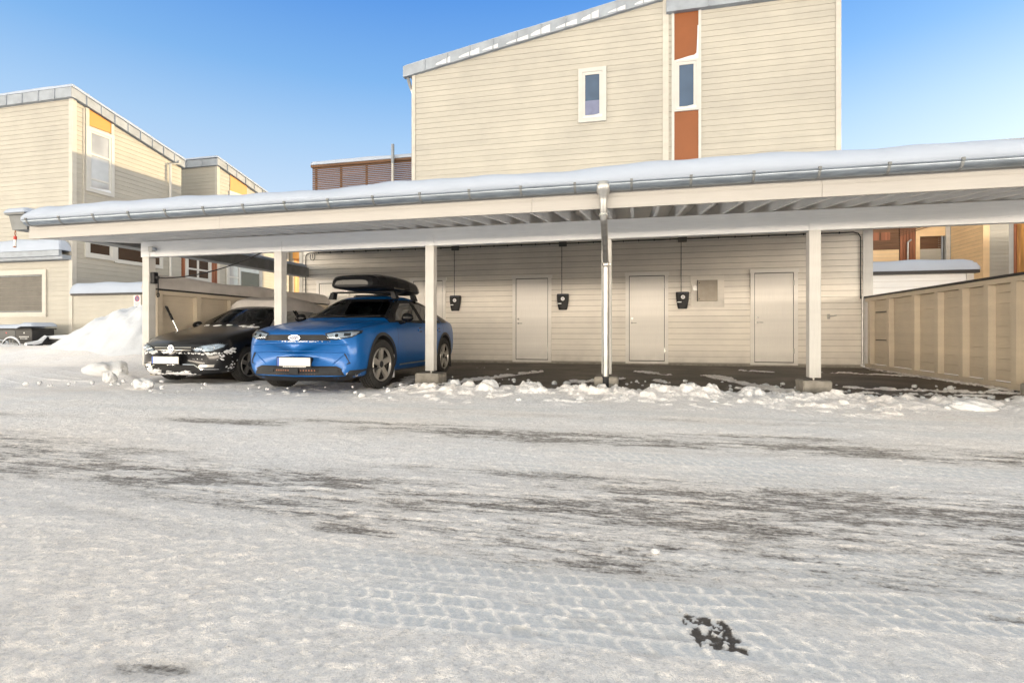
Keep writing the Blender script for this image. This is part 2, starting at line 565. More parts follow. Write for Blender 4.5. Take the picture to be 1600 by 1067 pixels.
# ------------------------------------------------------------------ tall house above the shed
T = 13.6
ft = face_y(T)
house = thing('apartment_house', (-0.7, T, 0), 'tall cream clapboard house with sloping roof edge and orange panels beside its narrow window', 'house')
sl = 0.1685
def roof_z(x): return 7.92 + sl * (x + 6.02)
mb = MB()
clapboard(mb, [(-5.94, 3.3), (0.66, 3.3), (0.66, roof_z(0.66) + 0.02), (-5.94, roof_z(-5.94) + 0.02)], ft, phase=0.02, pitch=0.145)
clapboard(mb, rect_o(0.80, 0.872, 3.3, 8.72), ft, phase=0.02, pitch=0.145)
clapboard(mb, rect_o(1.565, 4.52, 3.3, 8.72), ft, phase=0.02, pitch=0.145)
mb.build('wall', M['cream_x'], house)
mb = MB()
mb.prism([(-5.98, 3.2), (4.58, 3.2), (4.58, 8.69), (0.74, 8.69), (0.74, roof_z(0.74)), (-5.98, roof_z(-5.98))], 'y', T + 0.03, 30.0)
mb.build('core', M['cream_x'], house)
for (a, b, ztop) in ((-6.03, -5.94, roof_z(-6.0)), (0.66, 0.80, 9.07), (4.52, 4.63, 8.7)):
    mb = MB()
    mb.box(a, b, T - 0.032, T + 0.08, 3.2, ztop)
    mb.build('corner_board', M['cream_trim'], house)

def flashing(parent, to3, p0, p1, h, over=0.10, seg=0.7, mat='zinc', name='roof_flashing'):
    """Sheet-metal verge from p0 to p1 (u, z of its lower edge), in standing-seam lengths."""
    mb = MB()
    d = ((p1[0] - p0[0]), (p1[1] - p0[1]))
    n = max(1, round(abs(d[0]) / seg))
    for i in range(n):
        a, b = i / n, (i + 1) / n
        qa = (p0[0] + d[0] * a, p0[1] + d[1] * a)
        qb = (p0[0] + d[0] * b, p0[1] + d[1] * b)
        o = over + 0.003 * (i % 2)
        mb.poly([to3(qa[0], qa[1], o), to3(qb[0], qb[1], o), to3(qb[0], qb[1] + h, o), to3(qa[0], qa[1] + h, o)])
        mb.poly([to3(qa[0], qa[1], -0.05), to3(qb[0], qb[1], -0.05), to3(qb[0], qb[1], o), to3(qa[0], qa[1], o)])
        mb.poly([to3(qa[0], qa[1] + h, o), to3(qb[0], qb[1] + h, o), to3(qb[0], qb[1] + h, -0.4), to3(qa[0], qa[1] + h, -0.4)])
        if i:
            w = 0.012
            for (ww, zz0, zz1, oo) in ((w, 0.0, h, o + 0.022),):
                mb.mesh_in([to3(qa[0] - ww, qa[1], over - 0.01), to3(qa[0] + ww, qa[1], over - 0.01), to3(qa[0] + ww, qa[1] + h, over - 0.01), to3(qa[0] - ww, qa[1] + h, over - 0.01),
                            to3(qa[0] - ww, qa[1], oo), to3(qa[0] + ww, qa[1], oo), to3(qa[0] + ww, qa[1] + h, oo), to3(qa[0] - ww, qa[1] + h, oo)],
                           [(4, 5, 6, 7), (0, 1, 5, 4), (1, 2, 6, 5), (2, 3, 7, 6), (3, 0, 4, 7)])
    for q in (p0, p1):
        mb.poly([to3(q[0], q[1], -0.05), to3(q[0], q[1], over), to3(q[0], q[1] + h, over), to3(q[0], q[1] + h, -0.4)])
    return mb.build(name, M[mat], parent)
flashing(house, ft, (-6.27, roof_z(-6.27) - 0.02), (0.84, roof_z(0.84) - 0.02), 0.30, 0.10, 0.66)
flashing(house, ft, (0.74, 8.665), (4.70, 8.665), 0.31, 0.14, 0.95)
mb = MB()
mb.prism([(-6.27, roof_z(-6.27) + 0.19), (0.84, roof_z(0.84) + 0.19), (0.84, roof_z(0.84) + 0.27), (-6.27, roof_z(-6.27) + 0.27)], 'y', T + 0.0, 30.3)
mb.box(0.845, 4.70, T + 0.0, 30.3, 8.70, 8.96)
mb.build('roof', M['zinc'], house)
mb = MB()
mb.tube([(-6.16, T - 0.02, 7.87), (-6.16, T + 0.12, 7.72), (-6.1, T + 0.2, 7.5), (-6.1, T + 0.2, 3.3)], 0.045, 10)
mb.build('downpipe', M['pipe'], house, 40)
w = window(house, ft, -1.43, -0.72, 6.17, 7.55, 0.10, 0.075, blind=6.72, sill_snow=True)
# window strip: white casing, upper panel, narrow window, lower panel
mb = MB()
ubox(mb, ft, 0.872, 0.935, 3.3, 8.66, 0.0, 0.045)
ubox(mb, ft, 1.50, 1.565, 3.3, 8.66, 0.0, 0.045)
mb.build('panel_trim', M['white_trim'], house)
for z0, z1 in ((7.48, 8.66), (3.3, 6.23)):
    mb = MB()
    ubox(mb, ft, 0.935, 1.50, z0, z1, 0.0, 0.02)
    mb.build('panel', M['orange'], house)
window(house, ft, 0.935, 1.50, 6.23, 7.48, 0.045, 0.07, o=0.034, sill_snow=True)
mb = MB()                                              # snow clinging inside the panel frame
pts = [(0.935, 7.50), (1.10, 7.53), (1.28, 7.57), (1.40, 7.585), (1.455, 7.63), (1.465, 7.80), (1.475, 8.05), (1.48, 8.3), (1.50, 8.3), (1.50, 7.48), (0.935, 7.48)]
mb.prism(pts, 'y', T - 0.034, T - 0.019)
mb.build('clinging_snow', M['snow'], house)
def frost(u0, u1, zf, oo, seed):                       # frozen snow film on the flashing
    rr = random.Random(seed)
    mb = MB()
    u = u0
    while u < u1:
        wd = rr.uniform(0.35, 0.62)
        hh = rr.uniform(0.08, 0.19)
        z0 = rr.uniform(0.03, 0.05)
        up = [(u + wd * i / 8, zf(u + wd * i / 8) + z0 + hh * (0.35 + 0.65 * (i / 8) ** 0.7) * rr.uniform(0.85, 1.0)) for i in range(9)]
        lo = [(u + wd * i / 8, zf(u + wd * i / 8) + z0 * (1.2 - 0.8 * i / 8)) for i in range(9)]
        for i in range(8):
            mb.poly([ft(*lo[i], oo), ft(*lo[i + 1], oo), ft(*up[i + 1], oo), ft(*up[i], oo)])
        u += 0.66
    return mb
fo = frost(-5.3, 0.6, lambda x: roof_z(x) - 0.02, 0.108, 3).build('frost', M['snow'], house)
fo['kind'] = 'stuff'

def slab_snow(name, pts, h, label, cat='snow', sub=6, seed=1, mat='roof_snow', edge=0.10, zfn=None):
    """Snow slab over a rectangle pts=(x0,x1,y0,y1), base height zfn(x,y), rounded edges."""
    x0, x1, y0, y1 = pts
    nx = max(8, int((x1 - x0) / 0.12)); ny = max(8, int((y1 - y0) / 0.12))
    nx, ny = min(nx, 160), min(ny, 60)
    rr = np.random.RandomState(seed)
    ph = rr.rand(6) * 6
    xs = x0 + (x1 - x0) * (0.5 - 0.5 * np.cos(np.linspace(0, math.pi, nx + 1)))
    ys = y0 + (y1 - y0) * (0.5 - 0.5 * np.cos(np.linspace(0, math.pi, ny + 1)))
    mb = MB()
    vs = []
    for y in ys:
        for x in xs:
            d = min(x - x0, x1 - x, y - y0, y1 - y)
            e = math.sqrt(max(0.0, 1 - (1 - min(1, d / edge)) ** 2))
            n = 0.5 * math.sin(x * 2.1 + ph[0]) + 0.5 * math.sin(y * 2.7 + ph[1]) + 0.35 * math.sin(x * 5.3 + y * 3.1 + ph[2])
            vs.append((x, y, zfn(x, y) + h * e * (1 + 0.10 * n)))
    fs = [(j * (nx + 1) + i, j * (nx + 1) + i + 1, (j + 1) * (nx + 1) + i + 1, (j + 1) * (nx + 1) + i) for j in range(ny) for i in range(nx)]
    mb.mesh_in(vs, fs)
    o = mb.build(name, M[mat], None, 60, at=((x0 + x1) / 2, (y0 + y1) / 2, zfn((x0 + x1) / 2, (y0 + y1) / 2)))
    return tag(o, label, cat)
slab_snow('roof_snow', (0.9, 4.66, T - 0.08, 20), 0.14, 'thin snow on the flat right-hand roof of the tall house', seed=4, zfn=lambda x, y: 8.965)
slab_snow('roof_snow', (-6.24, 0.8, T - 0.06, 20), 0.08, 'thin snow along the sloping roof edge of the tall house', seed=5, zfn=lambda x, y: roof_z(x) + 0.275, edge=0.08)

# ------------------------------------------------------------------ carport
CP = thing('carport', (-1.7, 7.65, 0), 'long white timber carport with posts, open rafters and grey metal gutter', 'carport')
XL, XR = -9.05, 5.75
def rz(y): return 2.232 + 0.124 * (y - 6.2)            # underside of the rafters
POSTS = (-8.43, -5.75, -3.08, -0.40, 2.28, 4.98)
for i, x in enumerate(POSTS):
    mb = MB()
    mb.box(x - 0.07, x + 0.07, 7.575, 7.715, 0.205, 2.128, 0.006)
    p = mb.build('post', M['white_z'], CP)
    mb = MB()
    mb.box(x - 0.062, x + 0.062, 7.588, 7.5985, 2.129, 2.30)
    for a in range(4):
        for b in range(6):
            mb.box(x - 0.045 + a * 0.03 - 0.004, x - 0.045 + a * 0.03 + 0.004, 7.586, 7.589, 2.14 + b * 0.027, 2.147 + b * 0.027)
    mb.build('nail_plate', M['white_x'], p)
    mb = MB()
    mb.tube([(x, 7.645, 0.13), (x, 7.645, 0.21)], 0.015, 8)
    mb.build('post_bolt', M['steel'], p)
mb = MB()
mb.box(-8.56, XR - 0.05, 7.60, 7.71, 2.13, 2.40, 0.004)
mb.build('beam', M['white_x'], CP)
x = XL + 0.05
while x < XR - 0.03:
    mb = MB()
    mb.prism([(6.205, rz(6.205)), (W - 0.08, rz(W - 0.08)), (W - 0.08, rz(W - 0.08) + 0.17), (6.205, rz(6.205) + 0.17)], 'x', x - 0.019, x + 0.019)
    mb.build('rafter', M['white_y'], CP)
    x += 0.2987
mb = MB()
mb.prism([(6.195, rz(6.195) + 0.172), (W - 0.03, rz(W - 0.03) + 0.172), (W - 0.03, rz(W - 0.03) + 0.20), (6.195, rz(6.195) + 0.20)], 'x', XL - 0.02, XR)
mb.build('roof_deck', M['white_y'], CP)
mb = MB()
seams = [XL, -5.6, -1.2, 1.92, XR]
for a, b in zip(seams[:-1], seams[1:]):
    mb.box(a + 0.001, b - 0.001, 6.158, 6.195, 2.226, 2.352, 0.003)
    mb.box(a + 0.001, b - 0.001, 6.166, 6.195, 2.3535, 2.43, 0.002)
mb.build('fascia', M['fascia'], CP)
# gutter: half-round with rolled front lip
GY, GZ, GR = 6.088, 2.478, 0.072
mb = MB()
seg = 14
prof = [(GY - GR * math.cos(math.pi * k / seg), GZ - GR * math.sin(math.pi * k / seg)) for k in range(seg + 1)]
prof_in = [(GY - (GR - 0.004) * math.cos(math.pi * k / seg), GZ - (GR - 0.004) * math.sin(math.pi * k / seg)) for k in range(seg + 1)]
loop = prof + prof_in[::-1]
gx = [XL + 0.08 + i * (XR - XL - 0.08) / 60 for i in range(61)]
for a, b in zip(gx[:-1], gx[1:]):
    for i in range(len(loop)):
        p, q = loop[i], loop[(i + 1) % len(loop)]
        mb.poly([(a, p[0], p[1]), (b, p[0], p[1]), (b, q[0], q[1]), (a, q[0], q[1])])
mb.tube([(gx[0], GY - GR - 0.004, GZ + 0.002), (gx[-1], GY - GR - 0.004, GZ + 0.002)], 0.009, 8)
mb.poly([(gx[0], p[0], p[1]) for p in prof])
gut = mb.build('gutter', M['gutter'], CP)
gut.data.shade_smooth(); gut.data.set_sharp_from_angle(angle=R(35))
def gutter_bracket(x):
    mb = MB()
    r2 = GR + 0.005
    pts = [(GY - r2 * math.cos(math.pi * k / seg), GZ - r2 * math.sin(math.pi * k / seg)) for k in range(seg + 1)]
    for p, q in zip(pts[:-1], pts[1:]):
        mb.mesh_in([(x - 0.014, p[0], p[1]), (x + 0.014, p[0], p[1]), (x + 0.014, q[0], q[1]), (x - 0.014, q[0], q[1])], [(0, 1, 2, 3)])
        mb.poly([(x - 0.014, p[0], p[1]), (x - 0.014, q[0], q[1]), (x - 0.014, q[0] * 0.94 + GY * 0.06, q[1] * 0.94 + GZ * 0.06), (x - 0.014, p[0] * 0.94 + GY * 0.06, p[1] * 0.94 + GZ * 0.06)])
        mb.poly([(x + 0.014, p[0], p[1]), (x + 0.014, q[0], q[1]), (x + 0.014, q[0] * 0.94 + GY * 0.06, q[1] * 0.94 + GZ * 0.06), (x + 0.014, p[0] * 0.94 + GY * 0.06, p[1] * 0.94 + GZ * 0.06)])
    mb.box(x - 0.014, x + 0.014, GY - GR - 0.02, GY - GR + 0.004, GZ - 0.004, GZ + 0.028)
    mb.build('gutter_bracket', M['dark_zinc'], CP)
x = XL + 0.16
while x < XR:
    gutter_bracket(x)
    x += 0.632
# coupling sleeves
for x in (-4.42, 1.62):
    mb = MB()
    r2 = GR + 0.004
    pts = [(GY - r2 * math.cos(math.pi * k / seg), GZ - r2 * math.sin(math.pi * k / seg)) for k in range(seg + 1)]
    for p, q in zip(pts[:-1], pts[1:]):
        mb.poly([(x - 0.05, p[0], p[1]), (x + 0.05, p[0], p[1]), (x + 0.05, q[0], q[1]), (x - 0.05, q[0], q[1])])
    mb.build('gutter_sleeve', M['gutter'], CP, 60)
# downpipe: funnel outlet, sloping offset below the fascia, vertical run by the post
dx = -0.355
mb = MB()
mb.tube([(dx, GY - 0.005, 2.485), (dx, GY - 0.012, 2.455), (dx, GY - 0.012, 2.41), (dx, GY - 0.005, 2.35), (dx, GY, 2.30), (dx, GY + 0.01, 2.17), (dx, GY + 0.05, 2.10)],
        [0.088, 0.090, 0.080, 0.048, 0.042, 0.041, 0.041], 20)
dp = mb.build('downpipe', M['pipe'], CP, 50)
px2 = -0.405
mb = MB()
mb.tube([(dx, GY + 0.03, 2.125), (dx, GY + 0.09, 2.08), (px2, 7.40, 1.83), (px2, 7.47, 1.78), (px2, 7.49, 1.70)], 0.0405, 18)
mb.build('pipe_offset', M['pipe'], dp, 50)
mb = MB()
mb.tube([(px2, 7.49, 1.76), (px2, 7.49, 0.16)], 0.043, 18)
mb.build('pipe_run', M['pipe'], dp, 50)
mb = MB()
mb.tube([(px2, 7.49, 0.18), (px2, 7.49, -0.03)], 0.05, 18)
mb.build('pipe_boot', M['dark_plastic'], dp, 50)
mb = MB()
mb.lathe([(1.735, 0.0445), (1.735, 0.052), (1.765, 0.052), (1.765, 0.0445)], 'z', 18, (px2, 7.49, 0))
mb.box(px2 + 0.05, px2 + 0.075, 7.48, 7.50, 1.74, 1.76)
mb.build('pipe_clamp', M['steel'], dp, 40)
mb = MB()
mb.lathe([(2.135, 0.043), (2.135, 0.056), (2.155, 0.056), (2.155, 0.043)], 'z', 18, (dx, GY + 0.03, 0))
mb.build('pipe_clamp', M['chrome'], dp, 40)
# verge trim at the left end
mb = MB()
mb.prism([(-9.44, 2.60), (-9.075, 2.60), (-9.075, 2.375), (-9.37, 2.375)], 'y', 6.15, W - 0.1)
mb.prism([(-9.47, 2.602), (-9.075, 2.602), (-9.075, 2.63), (-9.47, 2.63)], 'y', 6.11, W - 0.1)
mb.build('verge_trim', M['dark_zinc'], CP)

# footings under the posts
def footing(i, x, hw, label):
    bm = bmesh.new()
    bmesh.ops.create_cube(bm, size=1)
    rr = random.Random(i)
    for v in bm.verts:
        v.co = Vector((v.co.x * hw * 2, v.co.y * 0.36, v.co.z * 0.20 + 0.06))
    bmesh.ops.bevel(bm, geom=bm.edges[:], offset=0.012, segments=2, affect='EDGES')
    bmesh.ops.subdivide_edges(bm, edges=bm.edges[:], cuts=2, use_grid_fill=True)
    for v in bm.verts:
        v.co += Vector((rr.uniform(-1, 1), rr.uniform(-1, 1), rr.uniform(-1, 1))) * 0.004
        v.co.z += 0.012
    bm.transform(Matrix.Translation((x, 7.645, 0)))
    mb = MB(); mb.bm_in(bm)
    o = mb.build('concrete_footing', M['concrete'], None, 40, at=(x, 7.645, 0))
    tag(o, label, 'footing', 'concrete footings under the carport posts')
footing(2, POSTS[2], 0.19, 'concrete footing under the white post beside the blue car')
footing(3, POSTS[3], 0.165, 'concrete footing behind the foot of the metal downpipe')
footing(4, POSTS[4], 0.17, 'concrete footing under the white post in front of the rightmost door')
footing(5, 4.90, 0.24, 'concrete footing at the right edge beside the board fence')

# snow blanket on the carport roof
def carport_snow():
    prof = [(6.075, 2.478), (6.045, 2.515), (6.04, 2.56), (6.06, 2.61), (6.10, 2.655), (6.16, 2.695), (6.24, 2.728), (6.34, 2.752), (6.47, 2.774), (6.65, 2.797), (7.0, 2.840),
            (7.6, 2.915), (8.5, 3.027), (10, 3.213), (11.6, 3.41), (13.36, 3.63)]
    nx = 260
    mb = MB()
    vs = []
    for i in range(nx + 1):
        x = XL - 0.10 + (XR + 0.05 - XL + 0.10) * i / nx
        if i < 20:
            x = XL - 0.10 + 0.6 * (i / 20) ** 1.4
        else:
            x = XL + 0.50 + (XR - XL - 0.45) * (i - 20) / (nx - 20)
        e = min(1, (x - XL + 0.10) / 0.42)
        e = math.sqrt(max(0, 1 - (1 - e) ** 2))
        for j, (y, z) in enumerate(prof):
            base = 2.478 + max(0, (y - 6.1)) * 0.124
            n = 0.018 * math.sin(x * 0.61 + 1) + 0.014 * math.sin(x * 1.7 + y) + 0.008 * math.sin(x * 4.1 + 1.3 * y) + 0.005 * math.sin(x * 9.7 + j)
            hz = z - base
            zz = base + hz * (0.22 + 0.78 * e) + n * min(1, hz / 0.1)
            yy = y + 0.012 * math.sin(x * 2.3 + j * 0.7) * (1 if 0 < j < 8 else 0) + (1 - e) * 0.10 * (1 if j < 8 else 0)
            vs.append((x, yy, zz))
    n = len(prof)
    fs = [(i * n + j, (i + 1) * n + j, (i + 1) * n + j + 1, i * n + j + 1) for i in range(nx) for j in range(n - 1)]
    mb.mesh_in(vs, fs)
    mb.poly(vs[:n])
    mb.poly(vs[nx * n:])
    o = mb.build('roof_snow', M['roof_snow'], None, 60, at=(-1.7, 8, 2.6))
    tag(o, 'thick smooth snow blanket lying on the carport roof', 'snow')
carport_snow()
slab_snow('roof_snow', (-9.48, -9.06, 6.10, 13.2), 0.09, 'small snow strip on the metal verge at the left end of the carport roof', seed=9, zfn=lambda x, y: 2.632, edge=0.09)

# ------------------------------------------------------------------ things on the shed wall
def charger(u, label):
    t = thing('wall_charger', (u, W, 1.36), label, 'car charger', 'black car chargers on the shed wall')
    mb = MB()
    o = 0.022
    def cs(w, h0, h1, d): return w, h0, h1, d
    rings = []
    for (z, hw) in ((1.365, 0.092), (1.375, 0.105), (1.45, 0.125), (1.60, 0.148), (1.72, 0.155), (1.765, 0.153), (1.775, 0.143)):
        ring = []
        for k in range(16):
            a = math.pi * k / 15
            cx_ = -math.cos(a) * hw
            dd = 0.10 * math.sin(a) ** 0.42 if 0 < k < 15 else 0
            dd *= 0.8 if z < 1.37 or z > 1.77 else 1.0
            ring.append((u + cx_, W - o - dd, z))
        rings.append(ring)
    for A, B in zip(rings[:-1], rings[1:]):
        for k in range(15):
            mb.poly([A[k], A[k + 1], B[k + 1], B[k]])
    mb.poly(rings[0]); mb.poly(rings[-1])
    mb.build('charger_body', M['charger_black'], t, 50)
    mb = MB()
    y = W - o - 0.1015
    mb.lathe([(y, 0.020), (y - 0.004, 0.022), (y - 0.004, 0.046), (y + 0.01, 0.05)], 'y', 26, (u + 0.005, 0, 1.645))
    mb.disc((u + 0.005, y - 0.002, 1.645), 0.012, 'y')
    mb.build('status_ring', M['sign_white'], t, 40)
    mb = MB()
    mb.disc((u + 0.005, y - 0.0005, 1.645), 0.0205, 'y')
    mb.build('charge_symbol', M['sign_blue'], t)
    mb = MB()
    mb.box(u - 0.125, u - 0.03, y - 0.002, y + 0.03, 1.515, 1.535)
    mb.build('name_strip', M['sign_white'], t)
    mb = MB()
    mb.box(u - 0.12, u + 0.12, y - 0.0015, y + 0.04, 1.735, 1.752)
    mb.build('top_band', M['dull_blue'], t)
    mb = MB()
    mb.tube([(u - 0.03, W - 0.030, 1.77), (u - 0.03, W - 0.030, 3.0)], 0.008, 8)
    z = 1.9
    while z < 2.98:
        mb.box(u - 0.040, u - 0.020, W - 0.045, W - 0.02, z, z + 0.012)
        z += 0.16
    mb.build('conduit', M['conduit_grey'], t)
    mb = MB()
    mb.box(u - 0.10, u + 0.10, W - 0.09, W - 0.02, 2.98, 3.11, 0.008)
    mb.build('junction_box', M['conduit_grey'], t)
charger(-4.69, 'black car charger by the door nearest the blue car, leftmost on the wall')
charger(-1.80, 'black car charger right of the middle door, left of the downpipe')
charger(1.11, 'black car charger beside the grey metal cabinet')

cabt = thing('meter_cabinet', (1.68, W, 1.5), 'square grey metal cabinet with side latch on the shed wall', 'cabinet')
mb = MB()
uframe(mb, fy, 1.30, 2.06, 1.40, 2.16, 0.155, 0.004, 0.032)
mb.build('backing_frame', M['shed_x'], cabt)
mb = MB()
mb.box(1.455, 1.905, W - 0.10, W - 0.01, 1.545, 2.045, 0.006)
mb.build('cabinet_door', M['grey_box'], cabt)
mb = MB()
mb.box(1.445, 1.456, W - 0.092, W - 0.01, 1.54, 2.05)
mb.build('gasket', M['black_plastic'], cabt)
for z in (1.60, 1.98):
    mb = MB()
    mb.lathe([(W - 0.10, 0.013), (W - 0.108, 0.012), (W - 0.109, 0.0)], 'y', 12, (1.49, 0, z))
    mb.build('lock', M['black_plastic'], cabt, 40)
mb = MB()
uframe(mb, fy, 1.345, 1.455, 1.80, 1.93, 0.018, 0.05, 0.075)
ubox(mb, fy, 1.362, 1.44, 1.818, 1.89, 0.03, 0.06)
mb.build('latch', M['steel'], cabt)

t = thing('lever_bracket', (4.32, W, 1.15), 'small dark metal lever bracket on the shed wall right of the last post', 'bracket')
mb = MB()
ubox(mb, fy, 4.275, 4.325, 1.10, 1.21, 0.02, 0.05)
mb.build('handle_plate', M['steel'], t)
mb = MB()
mb.tube([(4.30, W - 0.04, 1.16), (4.30, W - 0.10, 1.16), (4.36, W - 0.11, 1.17), (4.44, W - 0.11, 1.185)], 0.014, 8)
mb.build('lever', M['steel'], t, 50)

t = thing('wall_cable', (-2, W, 3.07), 'thin black cable clipped along the top of the shed wall', 'cable')
mb = MB()
mb.tube([(-9.22, W - 0.04, 0.9), (-9.22, W - 0.04, 2.95), (-9.19, W - 0.04, 3.03), (-9.08, W - 0.04, 3.06)] + [(-9.0 + i * 0.5, W - 0.04, 3.06 - 0.006 * (i % 2)) for i in range(28)]
        + [(4.80, W - 0.04, 3.06), (4.90, W - 0.04, 3.03), (4.95, W - 0.04, 2.94), (4.95, W - 0.04, 1.55)], 0.013, 8)
mb.build('cable_line', M['black_plastic'], t, 60)
for x in [-8.8 + i * 0.37 for i in range(37)]:
    mb = MB()
    mb.box(x - 0.008, x + 0.008, W - 0.058, W - 0.02, 3.035, 3.078)
    mb.build('cable_clip', M['dark_plastic'], t)
t = thing('wall_pipe', (4.985, W, 0), 'thin grey metal pipe rising by the right corner of the shed wall', 'pipe')
mb = MB()
mb.tube([(4.985, W - 0.055, 0.05), (4.985, W - 0.055, 1.62)], 0.024, 10)
mb.build('pipe_run', M['pipe'], t, 60)
for z in (0.3, 1.2):
    mb = MB()
    mb.lathe([(z, 0.024), (z, 0.032), (z + 0.025, 0.032), (z + 0.025, 0.024)], 'z', 12, (4.985, W - 0.055, 0))
    mb.build('pipe_clamp', M['steel'], t)
t = thing('cable_hook', (-8.97, W, 3.0), 'small black looped cable hanging high at the left end of the shed wall', 'cable')
mb = MB()
mb.tube([(-9.06, W - 0.04, 3.02), (-9.07, W - 0.05, 2.93), (-9.03, W - 0.06, 2.86), (-8.96, W - 0.06, 2.85), (-8.91, W - 0.06, 2.91), (-8.92, W - 0.05, 3.04), (-8.96, W - 0.05, 3.07), (-8.985, W - 0.05, 3.0), (-8.98, W - 0.05, 2.9)], 0.010, 8)
mb.build('cable_loop', M['black_plastic'], t, 60)

# ------------------------------------------------------------------ board fences either side
def side_fence(name, X, sgn, y0, y1, h, label, posts, group):
    """Fence along Y in the plane X; posts on the side sgn (towards the parking bays)."""
    t = thing(name, (X, (y0 + y1) / 2, 0), label, 'fence', group)
    ff = face_x(X, sgn)
    mb = MB()
    rr = random.Random(5)
    n = 9
    zs = [0.10 + (h - 0.16) * i / n for i in range(n + 1)]
    for a, b in zip(zs[:-1], zs[1:]):
        o = rr.uniform(0.0, 0.004)
        ubox(mb, ff, y0, y1, a + 0.004, b - 0.004, -0.022 + o, o)
    ubox(mb, ff, y0, y1, 0.10, h - 0.06, -0.03, -0.024)
    mb.build('boarding', M['fence'], t)
    for y in posts:
        mb = MB()
        ubox(mb, ff, y - 0.055, y + 0.055, 0.06, h - 0.10, 0.006, 0.10)
        mb.build('post', M['fence'], t)
    mb = MB()
    ubox(mb, ff, y0, y1, h - 0.10, h - 0.025, 0.006, 0.105)
    mb.build('top_rail', M['fence'], t)
    mb = MB()
    ubox(mb, ff, y0, y1, 0.02, 0.095, 0.006, 0.112)
    mb.build('bottom_rail', M['fence'], t)
    mb = MB()
    ubox(mb, ff, y0 - 0.02, y1, h - 0.022, h + 0.012, -0.10, 0.13)
    mb.build('cap_board', M['dark_wood'], t)
    return t
fr = side_fence('board_fence', 5.12, -1, 4.6, 13.30, 1.585, 'cream board fence with upright posts along the right side of the parking bays',
                [13.12, 12.22, 11.22, 10.45, 9.75, 9.13, 8.55, 7.9, 7.2, 6.5, 5.8, 5.1], 'board fences beside the parking bays')
for z in (0.62, 1.22):
    mb = MB()
    mb.box(5.098, 5.112, 12.45, 12.98, z, z + 0.02)
    mb.box(5.09, 5.112, 12.40, 12.45, z - 0.04, z + 0.06)
    mb.build('strap_hinge', M['black_plastic'], fr)
side_fence('board_fence', -8.56, 1, 7.78, 13.30, 1.585, 'cream board fence behind the black car at the left side of the bays',
           [7.9, 8.78, 9.68, 10.6, 11.5, 12.4, 13.2], 'board fences beside the parking bays')
slab_snow('fence_snow', (-8.72, -8.40, 7.75, 13.3), 0.24, 'greyish snow lying on top of the left board fence', seed=12, mat='old_snow', zfn=lambda x, y: 1.59, edge=0.14)

# ------------------------------------------------------------------ left terrace row
XH = -16.1
fh = face_x(XH, 1)
row = thing('terraced_house', (XH - 2, 12.1, 0), 'cream clapboard house at left with ochre panel over its tall side window', 'house')
YH = 12.1
fa = face_y(YH)
def hz1(y): return 7.64 - 0.229 * (y - 12.1)
mb = MB()
clapboard(mb, rect_o(-26, XH - 0.10, 3.2, 7.68), fa, phase=0.05)
clapboard(mb, rect_o(-17.05, XH - 0.10, 0.2, 2.9), fa, phase=0.05)
clapboard(mb, rect_o(-26, -17.05, 2.60, 2.9), fa, phase=0.05)
clapboard(mb, rect_o(-26, -17.05, 0.2, 1.30), fa, phase=0.05)
mb.build('wall', M['cream_x'], row)
mb = MB()
clapboard(mb, [(12.2, 0.2), (15.9, 0.2), (15.9, hz1(15.9)), (12.2, hz1(12.2))], fh, phase=0.05)
mb.build('side_wall', M['cream_y'], row)
mb = MB()
mb.prism([(12.13, 0), (15.85, 0), (15.85, hz1(15.85)), (12.13, hz1(12.13))], 'x', -26, XH - 0.03)
mb.build('core', M['cream_y'], row)
mb = MB()
mb.box(XH - 0.10, XH + 0.03, YH - 0.03, YH + 0.10, 0.2, 7.66)
mb.build('corner_board', M['cream_trim'], row)
flashing(row, fa, (-26, 7.65), (XH + 0.12, 7.65), 0.29, 0.12, 0.62)
flashing(row, fh, (12.0, hz1(12.0) + 0.02), (15.95, hz1(15.95) + 0.02), 0.27, 0.11, 0.42)
mb = MB()
mb.prism([(12.0, hz1(12) + 0.24), (15.95, hz1(15.95) + 0.24), (15.95, hz1(15.95) + 0.28), (12.0, hz1(12) + 0.28)], 'x', -26, XH + 0.08)
mb.build('roof', M['zinc'], row)
slab_snow('roof_snow', (-26, XH + 0.14, 11.98, 15.98), 0.13, 'thin snow on the roof of the cream house at far left', seed=21, zfn=lambda x, y: hz1(y) + 0.285, edge=0.10)
# tall side window with ochre panel above
mb = MB()
mb.poly([fh(12.56, 7.05, 0.026), fh(13.25, 7.05, 0.026), fh(13.25, hz1(13.25), 0.026), fh(12.56, hz1(12.56), 0.026)])
mb.build('panel', M['yellow'], row)
mb = MB()
ubox(mb, fh, 12.46, 12.56, 7.0, 7.54, 0.0, 0.045)
ubox(mb, fh, 13.25, 13.34, 7.0, 7.36, 0.0, 0.045)
ubox(mb, fh, 12.40, 12.43, 4.0, 7.5, 0.0, 0.03)
mb.build('panel_trim', M['cream_trim'], row)
window(row, fh, 12.46, 13.34, 5.05, 7.0, 0.10, 0.06, 'pane_light', rails=((12.56, 13.24, 6.2), (12.56, 13.24, 5.45)), sill_snow=True)
window(row, fh, 12.44, 13.35, 3.05, 4.6, 0.09, 0.06, 'pane_dark', rails=((12.5, 13.3, 3.52),))
window(row, fh, 13.35, 15.1, 3.0, 4.6, 0.07, 0.05, 'pane_dark')
mb = MB()
mb.tube([(XH + 0.10, 15.72, 6.95), (XH + 0.22, 15.6, 6.8), (XH + 0.10, 15.35, 6.75), (XH + 0.10, 15.35, 0.4)], 0.04, 10)
mb.build('downpipe', M['white_trim'], row, 50)
